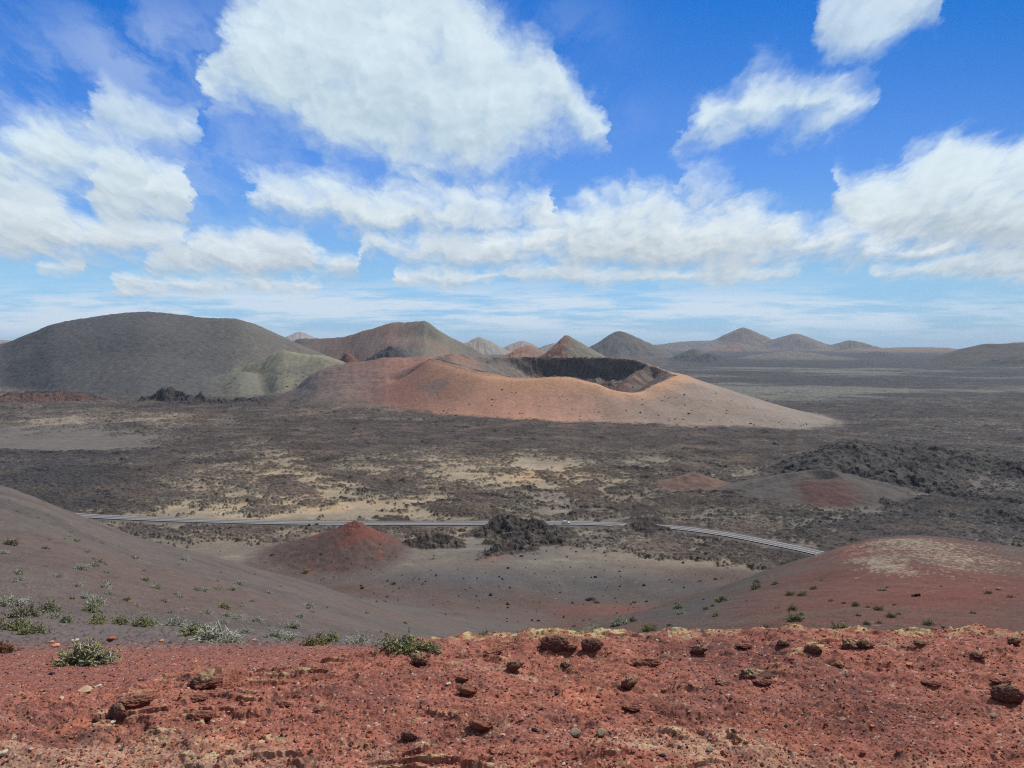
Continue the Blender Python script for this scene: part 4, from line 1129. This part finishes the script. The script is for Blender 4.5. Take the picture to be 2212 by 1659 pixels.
_s4 = shrub_proto(14, 26, .9, 2, 8, .14, .04, M_DARKTWIG, leaf_mat('dull_leaves', (.035,.026,.02), (.085,.065,.045)))
SMALL = {'grey': join_pair(*_s3, 'shrub'), 'mixed': join_pair(*_s1, 'shrub'), 'green': join_pair(*_s2, 'shrub'), 'dull': join_pair(*_s4, 'shrub')}
def put_shrub(p, half, kind, label, group, big, squash=1.0):
    rz = random.uniform(0, 6.28)
    if big:
        st, lv = random.choice(PRO[kind]); r = empty('shrub', (p[0], p[1], p[2]-.01), rz); r.scale = (half, half, half*squash)
        for nm, me_ in (('stems', st), ('leaves', lv)):
            o = bpy.data.objects.new(nm, me_); COL.objects.link(o); o.parent = r
    else:
        r = bpy.data.objects.new('shrub', SMALL[kind if kind in SMALL else 'mixed']); COL.objects.link(r); r.location = (p[0], p[1], p[2]-.01); r.rotation_euler = (0,0,rz); r.scale = (half, half, half*squash)
    tag(r, label, 'shrub', group)
GS = {'grey':'pale grey twiggy','green':'green leafy','mixed':'grey and green','rust':'rusty brown'}
# bearing, dip of the base, apparent width, kind, own label
NEARSH = [
 (190,1436,118,'mixed','low green and grey shrub alone on the red gravel in front of the others',None),
 (8,1410,50,'rust','rusty brown bush cut by the left edge at the border of the red gravel',None),
 (375,1352,50,'grey','upper left end of the long pale shrub clump on the left slope',None),
 (412,1370,62,'mixed','green topped shrub in the middle of the long pale clump',None),
 (452,1386,92,'grey','largest pale silvery shrub, lower middle of the long clump',None),
 (490,1391,62,'grey','right hand end of the long pale shrub clump',None),
 (30,1360,62,'green','bright green spreading shrub at the left edge of the ash slope',None),
 (74,1368,48,'green','small bright green shrub right of the spreading one at the left edge',None),
 (25,1308,62,'grey','grey shrub higher on the slope at the left edge',None),
 (44,1334,58,'mixed','grey green shrub between two others at the left edge',None),
 (210,1346,42,'green','yellow green shrub under a line of grey ones on the left slope',None),
 (307,1352,52,'mixed','rounded grey green shrub midway between the yellow green one and the long clump',None),
 (600,1377,46,'grey','grey shrub at the left of the row behind the red bank',None),
 (624,1385,44,'grey','second shrub of the row behind the red bank, grey green',None),
 (672,1395,62,'green','low dark green shrub, third of the row behind the red bank',None),
 (715,1387,44,'mixed','yellowish shrub in the middle of the row behind the red bank',None),
 (775,1393,64,'grey','wide pale shrub right of the yellowish one in the row',None),
 (868,1404,84,'green','big dark green shrub standing against the grey hollow',None),
 (928,1404,44,'mixed','small grey green shrub touching the right side of the big dark green one',None),
 (630,1356,34,'grey',None,1),(557,1344,30,'grey',None,1),(107,1322,50,'mixed',None,1),(115,1335,32,'grey',None,1),(145,1342,30,'mixed',None,1),(185,1294,30,'grey',None,1),(207,1308,50,'grey',None,1),(195,1322,42,'mixed',None,1),
 (255,1347,36,'mixed',None,1),(272,1297,15,'green',None,1),(357,1300,18,'mixed',None,1),(387,1290,14,'mixed',None,1),(480,1314,28,'mixed',None,1),(445,1327,25,'grey',None,1),(492,1331,20,'grey',None,1),(515,1339,30,'grey',None,1),(522,1310,16,'grey',None,1),(482,1347,25,'grey',None,1),(530,1368,26,'grey',None,1),(155,1294,14,'green',None,1),
 (25,1177,28,'mixed',None,1),(10,1196,20,'grey',None,1),(165,1170,15,'mixed',None,1),(175,1230,30,'grey',None,1),(215,1215,18,'mixed',None,1),(213,1223,12,'mixed',None,1),(40,1252,20,'grey',None,1),(127,1245,20,'grey',None,1),(312,1255,18,'green',None,1),(337,1271,28,'grey',None,1),(170,1267,20,'grey',None,1),(228,1270,26,'grey',None,1),(275,1296,15,'green',None,1),
 (517,1262,22,'grey',None,1),(500,1275,20,'grey',None,1),(470,1275,18,'grey',None,1),(442,1277,20,'grey',None,1),(425,1275,16,'mixed',None,1),(400,1210,20,'grey',None,1),(470,1255,12,'grey',None,1),(667,1309,22,'grey',None,1),(650,1334,26,'grey',None,1),(520,1310,16,'grey',None,1),(530,1367,22,'grey',None,1),
 (955,1385,14,'grey',None,1),(793,1326,16,'grey',None,1),(877,1347,12,'mixed',None,1),(1050,1376,28,'green',None,1),(660,1237,14,'green',None,1),(850,1262,12,'green',None,1),(1121,1368,14,'green',None,1)]
RIGHTSH = [
 (1288,1302,14,'green',None,1),(1370,1302,12,'green',None,1),(1281,1365,46,'grey','pale shrub at the lowest point of the left flank of the right hill',None),(1341,1350,50,'grey',None,1),(1366,1343,25,'mixed',None,1),(1306,1378,30,'grey',None,1),(1231,1382,50,'grey',None,1),
 (1401,1364,46,'green','olive green mound shaped shrub at the foot of the right hill',None),(1466,1315,32,'mixed',None,1),(1471,1326,22,'grey',None,1),(1526,1317,20,'mixed',None,1),(1546,1332,24,'green',None,1),(1563,1300,38,'mixed',None,1),(1636,1261,30,'mixed',None,1),(1673,1263,24,'mixed',None,1),
 (1636,1271,30,'mixed',None,1),(1706,1286,28,'green',None,1),(1731,1287,24,'mixed',None,1),(1756,1273,20,'mixed',None,1),(1711,1343,42,'green','brightest green low shrub in the middle of the right hillside',None),(1708,1318,30,'green',None,1),(1733,1330,22,'mixed',None,1),(1851,1310,24,'green',None,1),(1896,1318,30,'green',None,1),(1853,1331,16,'green',None,1),
 (1811,1368,52,'green','wide flat dark shrub low on the right hillside',None),(1578,1381,34,'green',None,1),(1691,1369,20,'mixed',None,1),(1756,1367,24,'mixed',None,1),(1926,1334,26,'mixed',None,1),(1873,1349,20,'mixed',None,1),(2006,1349,32,'mixed',None,1),(1456,1384,36,'green',None,1),(1496,1384,26,'mixed',None,1),(1446,1352,16,'green',None,1),(1531,1367,14,'green',None,1),(1656,1355,18,'green',None,1),(1681,1314,14,'mixed',None,1)]
LL = 'small shrub among many dotted over the ash hillside on the left'; LG = 'shrubs dotted over the left hillside'
RL = 'low shrub among many dotted over the red hill on the right'; RG = 'shrubs dotted over the right hill'
for lst, sl, sg in ((NEARSH, LL, LG), (RIGHTSH, RL, RG)):
    for (px, py, w, kind, lab, gr_) in lst:
        p = spot(px, py, 9.6 if py < 1400 else 5)
        if p is None: continue
        put_shrub(p, w/FP*p[1]*(.84 if px < 1100 else .66), kind, lab or sl, None if lab else sg, w >= 20, .95 if w < 60 else .8)
# the ones rooted just over the edge of the bank, their tops showing
for (px, dd, w, kind, lab) in [(1075,10.4,60,'green','green shrub top showing over the edge of the bank, left of the stacked rock'),(1146,10.6,74,'grey','pale shrub top showing over the edge just left of the stacked rock'),
    (1400,10.4,60,'mixed','yellowish shrub behind the flat red ledge on the rim'),(1425,10.6,44,'grey','grey wisps of a shrub beside the flat red ledge on the rim'),(1534,10.9,64,'green','dark green bush behind the rim right of the middle'),
    (1738,11.6,52,'green','low dark bush behind the rim left of the lichen topped rock'),(985,10.8,46,'mixed','small shrub behind the left end of the crusted rim')]:
    x = (px-CX)/FP*dd; z = float(grid_z(np.array([x]), np.array([dd]))[0])
    put_shrub((x, dd, z), w/FP*dd*.55, kind, lab, None, True, 1.25)
def scatter(n, x0, x1, y0, y1, dmin, dmax, wmin, wmax, kinds, lab, grp, test=None, big=False, sq=.9):
    k = 0; tries = 0
    while k < n and tries < n*12:
        tries += 1
        px, py = random.uniform(x0, x1), random.uniform(y0, y1)
        if test and not test(px, py): continue
        p = spot(px, py, dmin)
        if p is None or p[1] > dmax: continue
        w = random.uniform(wmin, wmax)*random.choice([.6,.8,1,1,1.3])
        put_shrub(p, w*.5, random.choice(kinds), lab, grp, big, sq); k += 1
scatter(60, 0, 760, 1080, 1330, 20, 180, .35, .8, ['grey','mixed','grey','mixed'], LL, LG)
scatter(34, 1250, 2212, 1250, 1380, 18, 130, .3, .7, ['mixed','green','dull'], RL, RG)
def flank(a, b_): return b_ > 815+max(0, (a-1450))*.33 and random.random() < .35+.65*sm(820, 900, b_)
scatter(88, 900, 1780, 835, 925, 900, 1300, 3.4, 5.2, ['dull'], 'small dark shrub dotted over the orange crater flank', 'shrubs on the crater flank', flank, False, .75)
def far_shrubs():
    """the hundreds of smaller, farther ones: one mass"""
    C_, F_, M_ = [], [], []; nb = 0
    src = {k: (np.array([v.co for v in SMALL[k].vertices]), np.array([p.vertices[:] for p in SMALL[k].polygons]), np.array([p.material_index for p in SMALL[k].polygons])) for k in ('dull', 'mixed')}
    for (n, x0, x1, y0, y1, d0, d1, w0, w1, kinds, test) in [
        (190, 860, 1790, 812, 926, 900, 1300, 1.5, 3.4, ['dull'], flank), (70, 690, 1000, 800, 890, 900, 1600, 1.0, 2.6, ['dull'], None), (260, 0, 660, 690, 855, 1300, 2400, 3.0, 7.0, ['mixed'], None), (60, 440, 760, 770, 860, 1200, 1700, 1., 2.6, ['dull'], None)]:
        k = 0
        while k < n:
            k += 1
            px, py = random.uniform(x0, x1), random.uniform(y0, y1)
            if test and not test(px, py): continue
            p = spot(px, py, d0)
            if p is None or p[1] > d1: continue
            kd = random.choice(kinds); v, f, m = src[kd]; w = random.uniform(w0, w1)*.5; an = random.uniform(0, 6.28)
            q = v*w; q = np.stack([q[:,0]*cos(an)-q[:,1]*sin(an), q[:,0]*sin(an)+q[:,1]*cos(an), q[:,2]*.8], -1)+np.array(p)
            C_.append(q); F_.append(f+nb); M_.append(m+(0 if kd == 'dull' else 2)); nb += len(v)
    mats_ = [SMALL['dull'].materials[0], SMALL['dull'].materials[1], SMALL['mixed'].materials[0], SMALL['mixed'].materials[1]]
    o = mesh_from('shrubbery', np.concatenate(C_), np.concatenate(F_), mats_)
    o.data.polygons.foreach_set('material_index', np.concatenate(M_).astype(np.int32))
    tag(o, 'distant shrubs speckling the far hills and the crater flank', None, None, 'stuff')
far_shrubs()

# ------------------------------------------------------------------ rocks and stones of the bank
def ico(sub):
    import bmesh
    bm = bmesh.new(); bmesh.ops.create_icosphere(bm, subdivisions=sub, radius=1.0)
    v = np.array([q.co[:] for q in bm.verts]); f = np.array([[q.index for q in g.verts] for g in bm.faces]); bm.free(); return v, f
IV, IF = ico(5); SV, SF = ico(3)
def n3(v, wl, octv, seed): return (fbm(v[:,0]+9.1, v[:,1], wl, octv, seed)+fbm(v[:,1]+3.3, v[:,2]+v[:,0]*.3, wl, octv, seed+5)+fbm(v[:,2]-4.2, v[:,0], wl, octv, seed+9))/1.7
def rock_mesh(seed, V0, F0, stretch, rough, basec, lich, name='scoria_rock'):
    v = V0.copy(); rgk = np.random.default_rng(seed); d = np.full(len(v), 1.3)
    for _ in range(15):                                 # broken faces
        c0 = rgk.normal(0, 1, 3); c0 /= np.linalg.norm(c0); b0 = v@c0
        d = np.minimum(d, np.where(b0 > .08, rgk.uniform(.55, .98)/np.maximum(b0, .08), 9))
    d = d + n3(v, .7, 3, seed+10)*rough*.7 + n3(v, .22, 4, seed+20)*rough*.55
    w, _ = worley(v[:,0]*5+v[:,2]*2.3, v[:,1]*5+v[:,2]*1.9, seed); d += (.4-w)*rough*.7; d = np.maximum(d, .15)
    v = v*d[:, None]*np.array(stretch)
    under = sm(.25, -.35, V0[:,2]); v[:, :2] *= (1-.16*under)[:, None]
    c = np.ones((len(v), 3), F4)*np.array(basec, F4)*(1+.35*n3(V0, .5, 4, seed+40))[:, None]
    li = sm(.35, .85, V0[:,2])*sm(-.25, .3, n3(V0, .35, 4, seed+60))*lich
    c = c*(1-li[:, None])+np.array([.42,.37,.19])*li[:, None]
    me = bpy.data.meshes.new(name); nf = len(F0)
    me.vertices.add(len(v)); me.vertices.foreach_set('co', v.astype(F4).ravel()); me.loops.add(nf*3); me.loops.foreach_set('vertex_index', F0.astype(np.int32).ravel())
    me.polygons.add(nf); me.polygons.foreach_set('loop_start', np.arange(0, nf*3, 3, dtype=np.int32)); me.update(calc_edges=True)
    at = me.color_attributes.new('Col', 'FLOAT_COLOR', 'POINT'); rgba = np.ones((len(v), 4), F4); rgba[:, :3] = np.clip(c, .01, .8); at.data.foreach_set('color', rgba.ravel())
    me.materials.append(M_FG); return me
RK = [rock_mesh(20+i, IV, IF, st, .26, bc, li) for i, (st, bc, li) in enumerate([
  ((1,.75,.72),(.17,.066,.048),.4), ((1,.8,.52),(.17,.07,.052),.8), ((1,.6,.95),(.13,.055,.043),.35), ((1.1,.8,.42),(.19,.068,.048),.35), ((1,.8,.72),(.15,.07,.055),.8), ((1,.7,.5),(.20,.072,.05),.15)])]
STN = {'orange': rock_mesh(40, SV, SF, (1,.8,.4), .12, (.46,.19,.11), .0), 'pale': rock_mesh(41, SV, SF, (1,.8,.5), .2, (.50,.43,.34), 0), 'dark': rock_mesh(42, SV, SF, (1,.85,.65), .25, (.035,.033,.035), 0), 'olive': rock_mesh(43, SV, SF, (1,.9,.7), .15, (.25,.20,.14), .2), 'flat': rock_mesh(44, SV, SF, (1,.7,.16), .2, (.45,.30,.19), .3), 'red': rock_mesh(45, SV, SF, (1,.8,.55), .25, (.26,.09,.06), .1)}
def put_rock(px, py, w, me_, label, group=None, sink=.35, up=1.0, dmin=4.2, name='scoria_rock', cat='rock'):
    p = spot(px, py, dmin)
    if p is None: return None
    o = bpy.data.objects.new(name, me_); COL.objects.link(o); h = w/FP*p[1]*.5
    zmax = max(v.co.z for v in me_.vertices)
    o.scale = (h, h, h*up); o.location = (p[0], p[1], p[2]+h*up*zmax*(1-2*sink)); o.rotation_euler = (random.uniform(-.1,.1), random.uniform(-.1,.1), random.uniform(-.5,.5))
    tag(o, label, cat, group); return o
ROCKS = [(1200,1402,62,2,'dark jagged rock carrying a small boulder on the rim, left of centre'),(1213,1388,34,0,'small boulder balanced on top of the jagged rim rock'),(1232,1404,34,0,'red knob at the right foot of the jagged rim rock'),
 (1281,1402,50,2,'dark leaning rim rock with a pale cap, second from the stacked one'),(1840,1398,66,4,'blocky lichen topped rock on the rim, right of centre'),(1868,1397,60,1,'paler lichen covered rock leaning on the blocky rim rock'),
 (1508,1412,46,0,'dark hollow faced rim rock below the dark green bush'),(1628,1466,78,4,'big dark overhanging rock with a pale lichen cap on the open bank'),(1650,1477,50,3,'low red slab under the big overhanging rock'),(1557,1478,36,4,'lichen spotted rock left of the big overhanging one'),
 (1400,1436,72,3,'long low overhanging ledge below the rim, centre right'),(1358,1484,52,0,'hooked red rock with a dark hollow, middle of the bank'),(1368,1533,46,3,'low broken crust below the hooked red rock'),
 (1110,1446,50,0,'red rock with a deep shadow below the left part of the rim'),(1222,1438,38,1,'small lichen crust below the stacked rim rock'),(1015,1494,50,5,'rounded dark red rock left of centre on the bank'),
 (1045,1572,62,5,'large rounded red rock with a black shadow, lower left of centre'),(1003,1468,34,5,'small red rock above the rounded dark red one'),(884,1598,36,2,'upright little pinnacle low on the bank'),
 (700,1534,44,3,'dark broken crust left of the rounded rocks'),(617,1524,44,3,'flat dark crust further left on the bank'),(440,1480,100,1,'long lichen edged crust at the left of the bank'),(425,1512,60,3,'dark slab under the long lichen edged crust'),
 (256,1552,62,2,'dark hollow rock at the left, above a white stone'),(300,1520,90,3,'broad dark red ledge at the left with lichen along its top'),(440,1550,70,3,'ledge with a black shadow right of the broad dark red one'),
 (1066,1412,60,3,'flat red ledge on the left part of the rim'),(905,1428,60,1,'lichen streaked knob where the rim begins on the left'),
 (1757,1410,36,2,'small dark rim rock left of the blocky one'),(2166,1474,54,3,'dark crust near the right edge, upper one'),(2178,1512,66,2,'dark rough rock near the right edge, lower one'),(2016,1480,46,3,'dark crust between the blocky rim rock and the right edge'),
 (1985,1391,30,4,'small lichen knob on the rim right of the blocky rock'),(2110,1420,46,1,'yellowish lichen crust near the right end of the rim'),(2190,1392,40,0,'dark rim rock at the right edge'),(1815,1440,30,1,'small lichen crust below the blocky rim rock'),
 (1690,1392,40,1,'low lichen crust on the rim between bush and blocky rock'),(1610,1398,40,3,'thin dark crust on the rim right of the hollow faced rock')]
for (px, py, w, k, lab) in ROCKS: put_rock(px, py, w*.84, RK[k], lab, None, .36, .9)
STONES = [(118,1398,28,'orange','pale orange stone near the left border of the gravel'),(238,1384,22,'red','flat dark orange stone lying on the grey ash line'),(348,1386,16,'orange','small orange stone left of the long shrub clump'),(110,1388,14,'orange','small orange stone above the pale orange one'),
 (162,1387,18,'pale','small cream stone behind the lone shrub'),(168,1411,60,'flat','long cream slab behind the lone shrub'),(420,1432,18,'orange','orange stone on the red gravel below the long clump'),(181,1493,56,'flat','long flat orange slab on the red gravel at the left'),
 (214,1484,13,'pale','small cream stone at the end of the flat orange slab'),(112,1457,14,'dark','little black stone left of the lone shrub'),(547,1384,14,'orange','small orange stone right of the long clump'),(1154,1578,14,'dark','round black stone in the lower middle'),
 (1430,1634,16,'dark','black stone right of the cream one near the bottom'),(1203,1500,12,'dark','dark reddish black stone left of the hooked rock'),(1532,1624,18,'olive','rounded olive stone near the bottom, right of centre'),(1240,1590,26,'olive','lichen capped stone, left of a pair low on the bank'),
 (1297,1590,24,'olive','lichen capped stone, right of a pair low on the bank'),(969,1479,12,'pale','small white stone left of the rounded red rock'),(1218,1652,11,'pale','cream pebble at the bottom middle'),(7,1630,22,'pale','white stone cut by the left edge near the bottom'),
 (245,1562,14,'pale','white stone in front of the dark hollow rock'),(2145,1550,14,'olive','grey stone right of centre near the right edge'),(1540,1466,9,'red','tiny red stone beside the lichen spotted rock'),(1490,1680,12,'dark','black pebble at the bottom'),(206,1558,16,'dark','dark stone left of the hollow rock')]
for (px, py, w, k, lab) in STONES: put_rock(px, py, w, STN[k], lab, None, .25, 1.0, name='stone', cat='stone')
# loose gravel and cinders: one scatter, nobody could count it
def gravel(n, y0, y1, seed):
    rg = np.random.default_rng(seed)
    bv, bf = ico(1)
    y = np.exp(rg.uniform(np.log(y0), np.log(y1), n)); u = rg.uniform(-.72, .72, n); x = u*y
    z = np.array(grid_z(x, y)); r = rg.lognormal(-5.0, .45, n)
    r = np.clip(r, .004, .028)
    kind = rg.random(n)
    pal_ = np.array([(.30,.105,.07),(.22,.08,.06),(.42,.17,.10),(.50,.36,.26),(.045,.04,.04),(.16,.07,.06)])
    ci = np.select([kind < .42, kind < .66, kind < .84, kind < .89, kind < .95], [0,1,2,3,4], 5)
    far = sm(9.5, 12, y)[:, None]*(u < .0)[:, None]
    cc = pal_[ci]*(1-far*.45)+np.array([.14,.12,.11])*far*.45
    sc_ = rg.uniform(.6, 1.2, (n, 3)); sc_[:, 2] *= .7
    an = rg.uniform(0, 6.28, n); ca, sa = np.cos(an), np.sin(an)
    jit = rg.normal(0, .18, (n, len(bv), 3))
    P_ = (bv[None]+jit)*sc_[:, None]*r[:, None, None]
    X_ = P_[..., 0]*ca[:, None]-P_[..., 1]*sa[:, None]+x[:, None]; Y_ = P_[..., 0]*sa[:, None]+P_[..., 1]*ca[:, None]+y[:, None]; Z_ = P_[..., 2]+(z+r*.25)[:, None]
    co = np.stack([X_, Y_, Z_], -1).reshape(-1, 3)
    f = (bf[None]+(np.arange(n)*len(bv))[:, None, None]).reshape(-1, 3)
    cols = np.repeat(cc, len(bv), 0)
    return mesh_from('gravel', co, f, M_FG, cols, nv=3)
tag(gravel(42000, 4.9, 13, 5), 'loose cinders strewn over the red bank', None, None, 'stuff')
# blocks of lava lying about on the ash floor
def blocks(n, px0, px1, py0, py1, seed):
    rg = np.random.default_rng(seed); bv, bf = ico(2); A = []
    for i in range(n):
        px, py = rg.uniform(px0, px1), rg.uniform(py0, py1)
        p = spot(px, py, 225)
        if p and p[2] < -86: A.append((*p, float(np.clip(rg.lognormal(-1.6, .6), .10, .9))))
    A = np.array(A); n = len(A)
    jit = rg.normal(0, .22, (n, len(bv), 3)); P_ = (bv[None]+jit)*(A[:, 3:4, None])*rg.uniform(.6, 1.2, (n, 1, 3))
    co = (P_+A[:, None, :3]).reshape(-1, 3); f = (bf[None]+(np.arange(n)*len(bv))[:, None, None]).reshape(-1, 3)
    cols = np.repeat(rg.uniform(.6, 1.6, (n, 1))*np.array([[.07,.058,.052]]), len(bv), 0)
    return mesh_from('rubble', co, f, M_MID, cols, nv=3)
tag(blocks(1300, 250, 1750, 1120, 1390, 9), 'loose lava rubble over the ash floor', None, None, 'stuff')
# ------------------------------------------------------------------ the air
hz_m = bpy.data.materials.new('haze_air'); hz_m.use_nodes = True
t = hz_m.node_tree; t.nodes.clear()
pv = t.nodes.new('ShaderNodeVolumePrincipled'); mo = t.nodes.new('ShaderNodeOutputMaterial')
pv.inputs['Color'].default_value = (.66, .82, 1.0, 1); pv.inputs['Density'].default_value = 3.3e-5
pv.inputs['Anisotropy'].default_value = 0.1
t.links.new(pv.outputs[0], mo.inputs['Volume'])
hb = MB(); hb.box(-31000, -60, -101, 31000, 31000, 270)
tag(hb.build('haze', hz_m), None, None, None, 'stuff')
